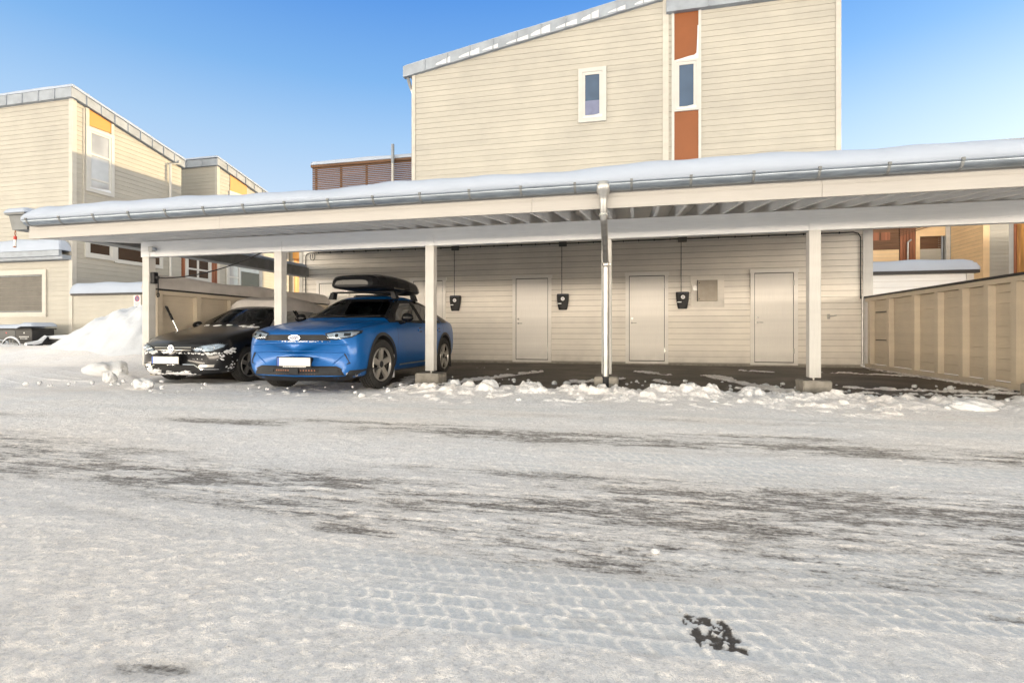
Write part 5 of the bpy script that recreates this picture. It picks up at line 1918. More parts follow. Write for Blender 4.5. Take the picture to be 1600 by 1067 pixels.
# roof bars and roof box, each its own thing
rb = thing('roof_bars', (-4.66, 8.6, 1.47), 'pair of black roof bars clamped across the blue car roof', 'roof bars')
for y in (8.42, 9.22):
    mb = MB()
    zr = 1.485
    mb.box(-4.66 - .60, -4.66 + .60, y - .04, y + .04, zr, zr + .028, .01)
    mb.build('cross_bar', M['black_plastic'], rb, 40)
    for s in (-1, 1):
        mb = MB()
        xx = -4.66 + s * .575
        mb.prism([(xx - .035 * 1, zr + .012), (xx + .035, zr + .012), (xx + s * .035 + .045, 1.38), (xx + s * .035 - .045, 1.38)], 'y', y - .06, y + .06)
        mb.build('bar_foot', M['black_plastic'], rb, 40)
bx = thing('roof_box', (-4.62, 8.8, 1.64), 'glossy black roof box strapped on top of the blue car', 'roof box')
def boxshell(z0, z1, k, name, mat):
    """Tapered streamlined shell; k=0 lower tray, 1 lid."""
    mb = MB()
    rings = []
    ys = [7.74, 7.77, 7.86, 8.1, 8.5, 9.0, 9.45, 9.66, 9.72]
    ws = [.30, .37, .43, .46, .47, .46, .42, .36, .28]
    hs = [.35, .55, .75, .93, 1.0, .97, .82, .55, .35]
    for y, w, h in zip(ys, ws, hs):
        ring = []
        for j in range(17):
            a = math.pi * j / 16
            cx_ = -math.cos(a)
            sx = math.copysign(abs(cx_) ** 0.42, cx_)
            sz = math.sin(a) ** 0.45 if 0 < j < 16 else 0
            zz = z0 + (z1 - z0) * h * sz if k else z0 - (z0 - z1) * min(1, h + .25) * sz
            ring.append((-4.50 + sx * w * (1 - (.10 if k == 0 else .06) * sz), y, zz))
        rings.append(ring)
    for A, B in zip(rings[:-1], rings[1:]):
        for j in range(16):
            mb.poly([A[j], A[j + 1], B[j + 1], B[j]])
    mb.poly(rings[0]); mb.poly(rings[-1])
    return mb.build(name, M[mat], bx, 50)
boxshell(1.575, 1.79, 1, 'lid', 'glossy_black')
boxshell(1.573, 1.512, 0, 'tray', 'black_plastic')
mb = MB()
mb.box(-4.50 + .43, -4.50 + .475, 8.35, 8.75, 1.54, 1.575, .008)
mb.build('side_label', M['glossy_black'], bx)

# ---------------------------------------------------------------- black hatchback
black = thing('parked_car', (-7.27, 7.80, -0.05), 'black hatchback with snow stuck on its bumper parked in the leftmost bay', 'car')
S2 = dict(
    W0=0.84,
    W=[(-.81, .60), (-.79, .68), (-.72, .755), (-.58, .81), (-.35, .835), (0, .84), (2.4, .84), (2.8, .825), (3.05, .77), (3.16, .66)],
    zb=[(-.81, .20), (-.78, .165), (-.6, .15), (0, .165), (2.5, .165), (2.9, .22), (3.16, .32)],
    zt=[(-.81, .60), (-.79, .655), (-.74, .70), (-.62, .755), (-.4, .825), (-.1, .885), (.15, .93), (.30, .975), (.70, 1.19), (1.05, 1.345), (1.25, 1.40), (1.6, 1.44), (2.1, 1.43), (2.5, 1.39), (2.72, 1.33), (2.95, 1.10), (3.08, .92), (3.14, .80), (3.16, .74)],
    belt=[(-.81, .53), (-.74, .62), (-.62, .69), (-.4, .76), (-.1, .83), (.2, .88), (2.4, .97), (2.9, .99), (3.16, .73)],
    g=[(-.81, 0), (.14, 0), (.30, .75), (.55, 1), (2.8, 1), (2.95, .6), (3.08, 0), (3.16, 0)],
    rw=[(0, .72), (.3, .69), (.7, .62), (1.05, .56), (1.6, .55), (2.4, .53), (2.8, .55), (3.1, .6)],
    bow=lambda y: 0.17 * max(0.0, min(1, (-.25 - y) / .56)) ** 1.5 - 0.10 * max(0.0, min(1, (y - 2.6) / .55)) ** 1.5 + 0.08 * max(0, 1 - abs(y - .65) / .55),
    ys=[-.81, -.80, -.775, -.73, -.66, -.55, -.38, -.18, .02, .16, .26, .35, .52, .72, .92, 1.05, 1.18, 1.40, 1.65, 1.95, 2.25, 2.50, 2.68, 2.80, 2.92, 3.02, 3.09, 3.14, 3.16])
c2 = Car(S2)
c2.shell(M['black_paint'])
WR2 = 0.30
for wy in (0.0, 2.47):
    for s in (-1, 1):
        mb = MB()
        mb.lathe([(s * .54, 0.0), (s * .54, .345), (s * 1.1, .345), (s * 1.1, 0.0)], 'x', 48, (0, wy, WR2 + .01))
        c2.cut(mb)
mb = MB()
rings = []
for y, rw in [(.42, .66), (.7, .57), (1.05, .525), (1.6, .515), (2.2, .50), (2.6, .49)]:
    zt = lerp_tab(S2['zt'], y) - 0.07
    rings.append([(-.70, y, .42), (.70, y, .42), (.70, y, .84), (rw + .02, y, zt - .07), (rw * .6, y, zt), (-rw * .6, y, zt), (-rw - .02, y, zt - .07), (-.70, y, .84)])
for A, B in zip(rings[:-1], rings[1:]):
    for k in range(8):
        mb.poly([A[k], A[(k + 1) % 8], B[(k + 1) % 8], B[k]])
mb.poly(rings[0]); mb.poly(rings[-1])
c2.cut(mb)
WS2 = [(-.67, .985), (.67, .985), (.545, 1.27), (.50, 1.33), (-.50, 1.33), (-.545, 1.27)]
EW1 = [(.55, .935), (.82, 1.12), (1.12, 1.275), (1.46, 1.32), (1.50, .955)]
EW2 = [(1.58, .96), (1.54, 1.325), (2.05, 1.32), (2.38, 1.26), (2.42, 1.0)]
mb = MB(); mb.prism(shrink(WS2, .04), 'y', -.2, 1.4); c2.cut(mb)
for q in (EW1, EW2):
    mb = MB(); mb.prism(shrink(q, .016), 'x', -1.3, 1.3); c2.cut(mb)
finish_body(c2, black, 'body')
c2.patch(shrink(WS2, .022), 'y', -1, .003).build('windscreen', M['car_glass'], black, 60, Z)
ring_patch(c2, WS2, .045, 'y', -1, .005).build('windscreen_surround', M['glossy_black'], black, 60, Z)
for s in (-1, 1):
    for q in (EW1, EW2):
        c2.patch(shrink(q, .01), 'x', s, .002).build('side_window', M['car_glass'], black, 60, Z)
        ring_patch(c2, shrink(q, -.02), .04, 'x', s, .0045).build('window_surround', M['glossy_black'], black, 60, Z)
    for ln in ([(.44, .30), (.42, .56), (.50, .88)], [(1.52, .30), (1.55, .60), (1.53, .93)]):
        c2.strip(ln, .007, 'x', s, .0015).build('door_gap', M['inside'], black, 60, Z)
    for hy in (1.36, 2.2):
        c2.patch([(hy - .10, .79), (hy + .10, .80), (hy + .10, .835), (hy - .10, .825)], 'x', s, .014, thick=.02).build('door_handle', M['black_paint'], black, 40, Z)
    mirror(black, s * .80, .66, .985, s, 'glossy_black')
    hl = [(s * .355, .575), (s * .42, .525), (s * .66, .535), (s * .775, .60), (s * .785, .655), (s * .70, .672), (s * .50, .635)]
    if s < 0: hl = hl[::-1]
    lamp = c2.patch(hl, 'y', -1, .003, .02).build('headlamp', M['dark_plastic'], black, 60, Z)
    c2.patch(shrink(hl, .014), 'y', -1, .005, .02).build('lamp_reflector', M['lamp_inner'], lamp, 60, Z)
    for xx, zz, rr_ in ((.50, .578, .040), (.655, .602, .046)):
        mbs = MB()
        l_, n_ = c2.hit((s * xx, zz), 'y', -1)
        mbs.lathe([(-.010, rr_), (-.014, rr_ * .9), (.0, rr_ * .45), (.0, 0)], 'y', 24, tuple(l_))
        mbs.build('lamp_projector', M['chrome'], lamp, 40, Z)
    c2.patch(hl, 'y', -1, .014, .02).build('lamp_lens', M['lens'], lamp, 60, Z)
    fgp = [(s * .43, .275), (s * .69, .275), (s * .71, .345), (s * .47, .34)]
    if s < 0: fgp = fgp[::-1]
    fg_ = c2.patch(fgp, 'y', -1, .004, .03).build('fog_lamp', M['dark_plastic'], black, 60, Z)
    c2.patch(shrink(fgp, .014), 'y', -1, .008, .03).build('fog_reflector', M['steel'], fg_, 60, Z)
    c2.strip(arc(0.0, WR2 + .01, .352, 0, 180), .016, 'x', s, .003).build('arch_edge', M['black_plastic'], black, 60, Z)
c2.patch([(-.36, .545), (.36, .545), (.35, .62), (-.35, .62)], 'y', -1, .003, .04).build('grille', M['black_plastic'], black, 60, Z)
for zz in (.562, .602):
    c2.strip([(-.35, zz), (.35, zz)], .010, 'y', -1, .011).build('grille_bar', M['steel'], black, 60, Z)
c2.patch([(-.44, .175), (.44, .175), (.50, .265), (.38, .315), (-.38, .315), (-.50, .265)], 'y', -1, .004, .04).build('lower_grille', M['inside'], black, 60, Z)
for zz in (.215, .255):
    c2.strip([(-.42, zz), (.42, zz)], .012, 'y', -1, .012).build('grille_bar', M['black_plastic'], black, 60, Z)
c2.strip([(-.72, .255), (-.50, .26), (-.38, .325), (0, .33), (.38, .325), (.50, .26), (.72, .255)], .012, 'y', -1, .010).build('chrome_strip', M['chrome'], black, 60, Z)
c2.strip([(-.66, .165), (0, .155), (.66, .165)], .03, 'y', -1, .02).build('front_lip', M['black_plastic'], black, 60, Z)
plate(black, c2, -.10, .40)
loc, nor = c2.hit((0, .585), 'y', -1)
yb = loc.y - .012
mb = MB()
mb.lathe([(yb + .02, .058), (yb, .060), (yb - .003, .057), (yb - .003, .050), (yb, .048)], 'y', 40, (0, 0, .588))
bd = mb.build('badge', M['chrome'], black, 40, Z)
mb = MB(); mb.disc((0, yb + .001, .588), .050, 'y', 40); mb.build('badge_field', M['sign_blue'], bd, None, Z)
def stroke(mb, p, q, w, y):
    d_ = Vector((q[0] - p[0], q[1] - p[1])).normalized()
    n_ = Vector((-d_.y, d_.x)) * w / 2
    mb.poly([(p[0] - n_.x, y, p[1] - n_.y), (q[0] - n_.x, y, q[1] - n_.y), (q[0] + n_.x, y, q[1] + n_.y), (p[0] + n_.x, y, p[1] + n_.y)])
mb = MB()
zc = .588
for p, q in (((-.020, zc + .044), (0, zc + .006)), ((.020, zc + .044), (0, zc + .006)), ((-.042, zc + .022), (-.019, zc - .036)), ((-.019, zc - .036), (0, zc - .002)), ((0, zc - .002), (.019, zc - .036)), ((.019, zc - .036), (.042, zc + .022))):
    stroke(mb, p, q, .009, yb - .003)
mb.build('badge_letters', M['chrome'], bd, None, Z)
for wy in (0.0, 2.47):
    for s in (-1, 1):
        make_wheel(black, s * .835, wy, WR2, .19, .205, s, 5, 'rim_dark', R(-4) if wy == 0 else 0, .40)
for x in (-.34, .34):
    make_seat(black, x, 1.25, .38)
mb = MB(); mb.box(-.66, .66, .45, .75, .74, .93, .04); mb.build('dashboard', M['inside'], black, 40, Z)
mb = MB(); mb.box(-.56, .56, 2.0, 2.14, .45, .96, .05); mb.build('rear_bench', M['seat'], black, 40, Z)
steering(black, .34, .86, .90)
stuck_snow(black, c2, [('y', -1, -.36, .522, .09, .008, 16, .026), ('y', -1, -.10, .528, .06, .008, 10, .024), ('y', -1, .34, .512, .14, .005, 22, .014), ('y', -1, .64, .505, .09, .007, 18, .016), ('y', -1, .77, .46, .02, .04, 8, .016),
                       ('y', -1, -.42, .20, .10, .028, 26, .05), ('y', -1, .12, .175, .20, .016, 40, .04), ('y', -1, .5, .40, .16, .04, 8, .010), ('y', -1, -.68, .56, .04, .03, 14, .03),
                       ('x', 1, -.47, .54, .05, .03, 16, .022), ('x', 1, -.42, .30, .03, .06, 26, .014), ('x', -1, -.4, .5, .1, .1, 10, .02),
                       ('z', 1, 0, .30, .32, .012, 14, .034), ('z', 1, .55, .33, .05, .04, 10, .04)], 9, keep=(-.40, .20, .31, .49))
# snow slab on the black car's roof
mb = MB()
nx, ny = 26, 40
vs = []
rr = np.random.RandomState(6)
for j in range(ny + 1):
    for i in range(nx + 1):
        a, b = -.60 + 1.2 * i / nx, 1.10 + 1.75 * j / ny
        d_ = min(i, nx - i) / nx * 1.2
        e_ = min(d_, j / ny * 1.75, (ny - j) / ny * 1.75)
        l_, n_ = c2.hit((a, b), 'z', 1)
        hgt = .125 * math.sqrt(max(0, 1 - (1 - min(1, e_ / .10)) ** 2)) * (1 + .10 * math.sin(a * 7 + b * 3) + .08 * math.sin(b * 9 - a * 4)) + .012 * rr.rand() * (e_ > .02)
        vs.append((-7.27 + a, 7.80 + b - .02 * hgt / .1, l_.z - .058 + hgt))
mb.mesh_in(vs, [(j * (nx + 1) + i, j * (nx + 1) + i + 1, (j + 1) * (nx + 1) + i + 1, (j + 1) * (nx + 1) + i) for j in range(ny) for i in range(nx)])
o = mb.build('car_roof_snow', M['old_snow'], None, 60, at=(-7.27, 9.6, 1.45))
tag(o, 'slab of greyish snow on the roof of the black hatchback', 'snow')
# ------------------------------------------------------------------ ground: one sheet of packed snow and asphalt
def hash2(ix, iy, seed):
    h = (ix.astype(np.int64) * 374761393 + iy.astype(np.int64) * 668265263 + seed * 1442695041) & 0xFFFFFFFF
    h = ((h ^ (h >> 13)) * 1274126177) & 0xFFFFFFFF
    h = (h ^ (h >> 16)) & 0xFFFFFFFF
    return h.astype(np.float64) / 4294967295.0
def vnoise(x, y, seed):
    ix, iy = np.floor(x), np.floor(y)
    fx, fy_ = x - ix, y - iy
    fx = fx * fx * fx * (fx * (fx * 6 - 15) + 10)
    fy_ = fy_ * fy_ * fy_ * (fy_ * (fy_ * 6 - 15) + 10)
    a, b = hash2(ix, iy, seed), hash2(ix + 1, iy, seed)
    c_, d_ = hash2(ix, iy + 1, seed), hash2(ix + 1, iy + 1, seed)
    return (a + (b - a) * fx) + ((c_ + (d_ - c_) * fx) - (a + (b - a) * fx)) * fy_
def fbm(x, y, seed, oct=4, gain=0.5):
    s, amp, tot = 0, 1.0, 0
    for o in range(oct):
        ca, sa = math.cos(0.6 * o), math.sin(0.6 * o)
        f = 2.03 ** o
        s = s + amp * vnoise((x * ca - y * sa) * f + 17.3 * o, (x * sa + y * ca) * f - 9.1 * o, seed + o)
        tot += amp
        amp *= gain
    return s / tot
def afbm(x, y, seed, oct=4):                       # axis-aligned (keeps streaks along the road)
    s, amp, tot = 0, 1.0, 0
    for o in range(oct):
        f = 2.03 ** o
        s = s + amp * vnoise(x * f + 17.3 * o, y * f - 9.1 * o, seed + o)
        tot += amp; amp *= 0.55
    return s / tot
def sstep(a, b, v):
    t = np.clip((v - a) / (b - a), 0, 1)
    return t * t * (3 - 2 * t)

def axis(fine0, fine1, steps, far):
    """fine0..fine1 with given step function, geometric growth to +-far."""
    v = [fine0]
    while v[-1] < fine1:
        v.append(v[-1] + steps(v[-1]))
    s = steps(v[-1])
    while v[-1] < far:
        s *= 1.06
        v.append(v[-1] + s)
    s = steps(fine0)
    lo = [fine0]
    while lo[-1] > -far:
        s *= 1.09
        lo.append(lo[-1] - s)
    return np.array(lo[:0:-1] + v)
xs = axis(-6.2, 6.2, lambda v: 0.0065 if -1.6 < v < 2.2 else 0.012, 2500)
ys = axis(0.85, 13.5, lambda v: 0.008 if v < 2.2 else (0.008 + (v - 2.2) * 0.0028 if v < 8 else 0.026 + (v - 8) * 0.006), 2500)
GX, GYY = np.meshgrid(xs, ys)
near = sstep(60, 20, np.abs(GX)) * sstep(60, 25, np.abs(GYY))

# bare, rubbed-through streaks along the road: x, y, half length, half width, slope, strength
STREAKS = [(-3.6, 4.02, .75, .16, -.02, .95), (-2.3, 4.25, 1.2, .16, .03, .7), (-.9, 4.05, 1.0, .20, -.04, .9), (.15, 3.88, .75, .14, .02, .95), (.95, 4.36, .75, .11, .04, .85), (2.3, 4.1, .9, .22, .02, .65),
           (-3.7, 2.62, 1.0, .14, .02, .75), (-2.9, 2.32, 1.0, .11, -.09, .8), (-1.55, 2.40, .9, .17, -.03, .8), (-.75, 2.33, .6, .16, -.02, .85), (-1.10, 1.93, .22, .06, -.06, 1.0), (-.6, 2.05, .5, .10, 0, .6),
           (-.1, 2.42, .7, .20, .05, .8), (-.12, 1.86, .20, .085, .0, 1.0), (.45, 2.55, .45, .14, .05, .8), (.95, 2.85, .7, .20, .08, .85), (1.7, 2.75, .8, .26, .05, .85), (1.9, 2.35, .6, .16, .03, .6),
           (.45, 2.2, .5, .10, .08, .7), (-4.5, 2.5, .9, .14, 0, .7), (-5.4, 3.2, 1.2, .10, 0, .5), (3.2, 3.1, 1.2, .25, 0, .7), (-6.5, 3.9, 1.3, .12, 0, .6), (-1.12, 1.03, .12, .03, .2, .9), (1.05, 1.75, .12, .03, .0, .6),
           (-2.2, 1.85, .6, .08, -.05, .45), (-1.9, 5.2, .4, .05, 0, .4), (1.4, 5.3, .5, .06, 0, .5)]
EXTRA = [(-2.4, 2.45, 2.6, .36, -.03, .66), (1.0, 2.55, 1.8, .50, .05, .74), (.2, 4.02, 2.8, .34, 0, .62), (-4.4, 2.9, 1.8, .3, -.05, .58), (.2, 2.0, 1.2, .26, .05, .58), (2.8, 3.9, 1.6, .32, 0, .62), (-.4, 2.9, 1.3, .16, .03, .5), (-1.2, 2.15, 1.2, .2, -.05, .6), (1.9, 2.2, .9, .2, .1, .55), (-.3, 5.0, 2.2, .12, 0, .35)]
STREAKS += [(a_, b_, c_, d_ * 1.1, e_, min(.95, f_ * 1.28)) for a_, b_, c_, d_, e_, f_ in EXTRA]
env = np.zeros_like(GX)
for (sx, sy, hl_, hw_, sl_, st) in STREAKS:
    u = (GX - sx)
    w = (GYY - sy - sl_ * u)
    env = np.maximum(env, st * np.exp(-(u / hl_) ** 4 * 0.9 - (w / hw_) ** 2))
streak_n = afbm(GX * 2.6, GYY * 17, 11, 5)
blotch = fbm(GX * 3.0, GYY * 6.0, 31, 4)
fineb = fbm(GX * 22, GYY * 45, 61, 3)
nz = .36 * streak_n + .22 * blotch + .18 * fineb + .24 * afbm(GX * 9, GYY * 62, 63, 3)
bare = np.clip(env * (.98 + 4.2 * (nz - .5)), 0, 1)
# faint all-over thin snow where the road shows through in specks
thin = sstep(.60, .78, afbm(GX * 1.1, GYY * 6.5, 41, 4)) * sstep(5.5, 3.6, GYY) * (GYY > .6)
bare = np.maximum(bare, .45 * thin * sstep(.56, .72, afbm(GX * 7, GYY * 34, 51, 3)))
# the square dark patch with tread marks
pu, pv = GX - .20, GYY - 1.50 + .1 * (GX - .2)
patch = sstep(1.12, .90, np.maximum(np.abs(pu + .25 * pv) / .058, np.abs(pv) / .078) + .45 * (fbm(GX * 40, GYY * 40, 71, 2) - .5))
patch *= .15 + .85 * sstep(.34, .46, fbm(GX * 62 + GYY * 34, GYY * 46 - GX * 10, 77, 2))
bare = np.maximum(bare, patch)

# parking bays: swept asphalt under the carport
edge = 7.18 + .28 * (fbm(GX * .9, GYY * 0 + 3, 81, 3) - .5) + .10 * (fbm(GX * 5, GYY * 5, 82, 3) - .5) + .9 * sstep(-3.1, -4.4, GX)
bay = sstep(-.06, .10, GYY - edge) * sstep(-8.52, -8.4, GX) * sstep(5.12, 5.0, GX) * (GYY < 13.6)
swept = afbm(GX * 1.6, GYY * 1.1, 91, 5)
lines = np.zeros_like(GX)
for (ax, ay, bx_, by_, wd, st) in ((1.30, 10.2, 2.0, 7.5, .22, 1.0), (-1.9, 10.4, -2.9, 7.6, .26, .8), (-.9, 8.4, -.35, 9.2, .38, .8), (.05, 10.9, .6, 10.2, .20, .8), (.3, 9.0, .9, 7.8, .25, .65), (3.0, 8.4, 4.9, 8.05, .16, 1.0), (3.6, 11.6, 5.0, 10.6, .10, .8),
                                (-3.5, 11.5, -2.6, 10.8, .16, .6), (-1.0, 12.2, .0, 12.0, .08, .5), (2.1, 11.6, 2.6, 11.2, .12, .7), (4.9, 12.8, 4.95, 8.5, .07, 1.0), (-4.2, 9.5, -3.6, 7.6, .3, .8), (1.4, 7.9, 4.9, 7.55, .18, .7)):
    dx_, dy_ = bx_ - ax, by_ - ay
    t_ = np.clip(((GX - ax) * dx_ + (GYY - ay) * dy_) / (dx_ * dx_ + dy_ * dy_), 0, 1)
    dd = np.hypot(GX - ax - t_ * dx_, GYY - ay - t_ * dy_)
    lines = np.maximum(lines, st * np.exp(-(dd / wd) ** 2))
bits = .72 * fbm(GX * 5.0, GYY * 5.0, 95, 5) + .28 * fbm(GX * 21, GYY * 14, 97, 3)
bay_snow = sstep(.53, .66, lines * (.38 + .75 * bits) + .16 * swept + .02)
under_car = np.maximum(np.exp(-((GX + 4.6) / .95) ** 4 - ((GYY - 8.8) / 2.4) ** 4), np.exp(-((GX + 7.25) / .85) ** 4 - ((GYY - 9.3) / 2.2) ** 4))
bay_mask = bay * (1 - bay_snow)
bare = np.clip(np.maximum(bare * (1 - bay), bay_mask), 0, 1)
snowless_front = .0
# tread prints
tread = np.zeros_like(GX); groove = np.zeros_like(GX); inside = np.zeros_like(GX)
def track(y0, slope, curve, x_a, x_b, wid, ph, amp, seed):
    global tread, groove, inside
    yc = y0 + slope * GX + curve * GX ** 2
    t_ = (GYY - yc) / wid                              # -1..1 across the tyre
    wob = (fbm(GX * 6, GYY * 6, seed, 2) - .5)
    on = sstep(1.12, 1.0, np.abs(t_)) * sstep(x_a - .35, x_a + .35, GX) * sstep(x_b + .35, x_b - .35, GX)
    fade = sstep(.34, .60, fbm(GX * 1.6, GYY * 3.0, seed + 5, 3))
    on = on * (0.12 + 0.88 * fade) * amp
    rib = np.zeros_like(GX)
    for r_ in (-1.0, -.36, .36, 1.0):
        wgt = 1.0 if abs(r_) == 1 else .95
        rib = np.maximum(rib, wgt * np.exp(-((t_ - r_ + .22 * wob) / .055) ** 2))
    sgn = np.where(np.abs(t_) < .36, .55, 1.0)
    ph_x = GX / (.074 + .012 * (fbm(GX * .7, GYY * .7, seed + 13, 2) - .5)) + ph + .50 * t_ * sgn + .10 * np.sin(t_ * 7) + .18 * wob + np.where(np.abs(t_) < .36, .3, 0) + np.where(t_ > .36, .55, 0)
    cell = ph_x - np.floor(ph_x)
    cross = np.exp(-((cell - .5) / .11) ** 2)
    sipe = .45 * np.exp(-((np.mod(cell + .5, 1) - .5) / .05) ** 2)
    prof = np.maximum(rib, np.maximum(cross, sipe) * sstep(1.05, .95, np.abs(t_)))
    prof *= .65 + .7 * fbm(GX * 14, GYY * 14, seed + 9, 2)
    upd = on * prof
    tread = np.where(on > inside, upd, np.maximum(tread * (1 - on), upd))
    inside = np.maximum(inside, on)
track(1.655, .085, .010, -.75, 2.2, .105, .0, 1.0, 101)
track(1.455, .060, .012, -.95, 2.0, .095, .3, .9, 111)
track(1.285, .055, .010, .05, 1.9, .085, .6, .9, 121)
track(1.86, .13, -.02, .1, 2.4, .09, .2, .7, 126)
track(1.70, .02, .0, -1.05, -.1, .09, .45, .75, 131)
track(3.45, .03, .0, -1.6, 2.6, .13, .1, .75, 141)
track(3.05, .06, .0, -.8, 3.0, .12, .5, .6, 151)
track(3.18, -.02, .0, -1.2, 1.1, .12, .2, .8, 156)
track(4.72, .03, .0, -5.5, 3.5, .13, .7, .5, 161)
track(5.35, .01, .0, -6.0, 4.2, .13, .2, .4, 171)
track(1.22, .36, .0, .55, 2.2, .10, .25, .7, 191)
track(.95, .50, .0, .9, 2.3, .09, .55, .6, 196)
track(2.05, .03, .0, .5, 2.4, .10, .8, .6, 181)

# heights
H_ = .006 * (fbm(GX * .8, GYY * .8, 201, 3) - .5) * 2
H_ += .006 * (afbm(GX * .7, GYY * 4.5, 205, 3) - .5)
lump_n = fbm(GX * 13, GYY * 13, 211, 3)
lumps = sstep(.54, .78, lump_n)
lump_zone = sstep(.42, .62, fbm(GX * 1.1, GYY * 1.5, 215, 3))
H_ += (.001 + .0035 * lump_zone) * lumps * (1 - inside) * (1 - .8 * bare)
H_ += .0036 * sstep(.45, .75, fbm(GX * 27, GYY * 27, 223, 3)) * (1 - bare) * (1 - .8 * inside)
H_ += .006 * (fbm(GX * 42, GYY * 42, 221, 2) - .5) * (1 - bare)
H_ += .006 * tread * np.clip(3.2 / np.maximum(GYY, .5), .3, 1) - .002 * inside
H_ -= .007 * bare
# shovelled ridge along the edge of the bays
ridge_y = 6.93 + .16 * (fbm(GX * .8, GX * 0 + 1, 231, 2) - .5) * 2 - .012 * GX + .08 * sstep(-3, -4, GX)
rd = (GYY - ridge_y)
rw_ = np.where(rd > 0, .20, .62)
chunk = fbm(GX * 3.6, GYY * 3.6, 241, 4)
cn = sstep(.40, .70, chunk)
fine = fbm(GX * 11, GYY * 11, 245, 3)
ramp_ = np.exp(-(rd / rw_) ** 2) * sstep(-9.6, -8.7, GX) * sstep(9, 7, GX)
left_lo = 1 - .75 * sstep(-2.6, -3.4, GX) * sstep(-8.4, -7.6, GX)
right_lo = 1 - .30 * sstep(.8, 2.5, GX)
H_ += ramp_ * left_lo * right_lo * (.045 + .085 * cn * (.5 + .8 * fine) + .02 * (fbm(GX * 22, GYY * 22, 247, 2) - .4))
# loose crumbs in front of the cars and ridge
cr = sstep(.60, .72, fbm(GX * 6.5, GYY * 6.5, 251, 3)) * sstep(5.2, 6.2, GYY) * sstep(7.6, 7.0, GYY)
H_ += .03 * cr * sstep(.35, .6, fbm(GX * .9, GYY * .9, 255, 2))
H_ += .03 * bay_snow * bay * sstep(.42, .6, bits)
# snow mounding up towards the left wall
lm = sstep(-8.6, -10.5, GX) * near
H_ += lm * (.10 + .10 * fbm(GX * .7, GYY * .7, 261, 3)) * sstep(5.0, 7.5, GYY)
H_ += lm * sstep(7.8, 10.3, GYY) * .30 * (.7 + .6 * fbm(GX * .9, GYY * .9, 265, 3)) * (GYY < 30)
H_ *= near
# keep wheel tracks flat under the cars
H_ = H_ * (1 - .85 * under_car)
# the bays fall slightly towards the road where the cars stand
H_ -= .05 * sstep(-10.2, -9.0, GX) * sstep(-3.0, -3.7, GX) * sstep(5.2, 6.3, GYY) * sstep(12.4, 10.6, GYY)
nV = GX.size
ny_, nx_ = GX.shape
co = np.empty((nV, 3), np.float32)
co[:, 0] = GX.ravel(); co[:, 1] = GYY.ravel(); co[:, 2] = H_.ravel()
idx = np.arange(nV, dtype=np.int32).reshape(ny_, nx_)
quads = np.stack([idx[:-1, :-1], idx[:-1, 1:], idx[1:, 1:], idx[1:, :-1]], -1).reshape(-1, 4)
me = bpy.data.meshes.new('ground')
me.vertices.add(nV); me.vertices.foreach_set('co', co.ravel())
nQ = len(quads)
me.loops.add(nQ * 4); me.loops.foreach_set('vertex_index', quads.ravel())
me.polygons.add(nQ)
me.polygons.foreach_set('loop_start', np.arange(0, nQ * 4, 4, dtype=np.int32))
me.polygons.foreach_set('loop_total', np.full(nQ, 4, np.int32))
me.polygons.foreach_set('use_smooth', np.ones(nQ, bool))
me.update(calc_edges=True)
attr = me.color_attributes.new('surface', 'FLOAT_COLOR', 'POINT')
cols = np.zeros((nV, 4), np.float32)
cols[:, 0] = bare.ravel()
cols[:, 1] = np.clip(tread, 0, 1).ravel()
cols[:, 2] = np.clip(inside * (1 - tread), 0, 1).ravel()
cols[:, 3] = np.clip(np.maximum(bay, .6 * patch), 0, 1).ravel()
attr.data.foreach_set('color', cols.ravel())
ground = bpy.data.objects.new('ground', me)
col.objects.link(ground)
ground['kind'] = 'structure'
ground['label'] = 'road of packed snow with tyre tread prints and bare asphalt streaks'

def mul(a, f):
    n = a.id_data.nodes.new('ShaderNodeMath'); n.operation = 'MULTIPLY'
    L(a.id_data, a, n.inputs[0])
    if isinstance(f, (int, float)): n.inputs[1].default_value = f
    else: L(a.id_data, f, n.inputs[1])
    return n.outputs[0]
m, nt, b = nodes_of('packed snow over asphalt')
at_ = nt.nodes.new('ShaderNodeAttribute'); at_.attribute_name = 'surface'
sep = nt.nodes.new('ShaderNodeSeparateColor'); L(nt, at_.outputs['Color'], sep.inputs[0])
v = coords(nt)
big = noise(nt, v, 0.55, 4)
mid = noise(nt, v, 6, 5, 0.6)
fin = noise(nt, v, 70, 4, 0.6)
grit = noise(nt, v, 230, 3, 0.6)
snow_c = ramp(nt, mid, [(0.25, (0.79, 0.78, 0.775)), (0.5, (0.865, 0.86, 0.86)), (0.75, (0.92, 0.915, 0.91))])
grain = noise(nt, v, 34, 5, 0.7)
snow_c = mixc(nt, 1.0, snow_c, ramp(nt, grain, [(0.34, (0.80, 0.80, 0.80)), (0.48, (0.99, 0.985, 0.98)), (0.64, (1.05, 1.04, 1.03))]), 'MULTIPLY')
snow_c = mixc(nt, 1.0, snow_c, ramp(nt, noise(nt, v, 120, 3, 0.65), [(0.32, (0.84, 0.84, 0.84)), (0.50, (1.03, 1.03, 1.03))]), 'MULTIPLY')
snow_c = mixc(nt, 1.0, snow_c, ramp(nt, big, [(0.3, (0.935, 0.945, 0.965)), (0.7, (1.035, 0.985, 0.935))]), 'MULTIPLY')
yy_ = nt.nodes.new('ShaderNodeSeparateXYZ'); L(nt, v, yy_.inputs[0])
dist_ = nt.nodes.new('ShaderNodeMapRange'); dist_.inputs['From Min'].default_value = 1.5; dist_.inputs['From Max'].default_value = 5.6
L(nt, yy_.outputs['Y'], dist_.inputs['Value'])
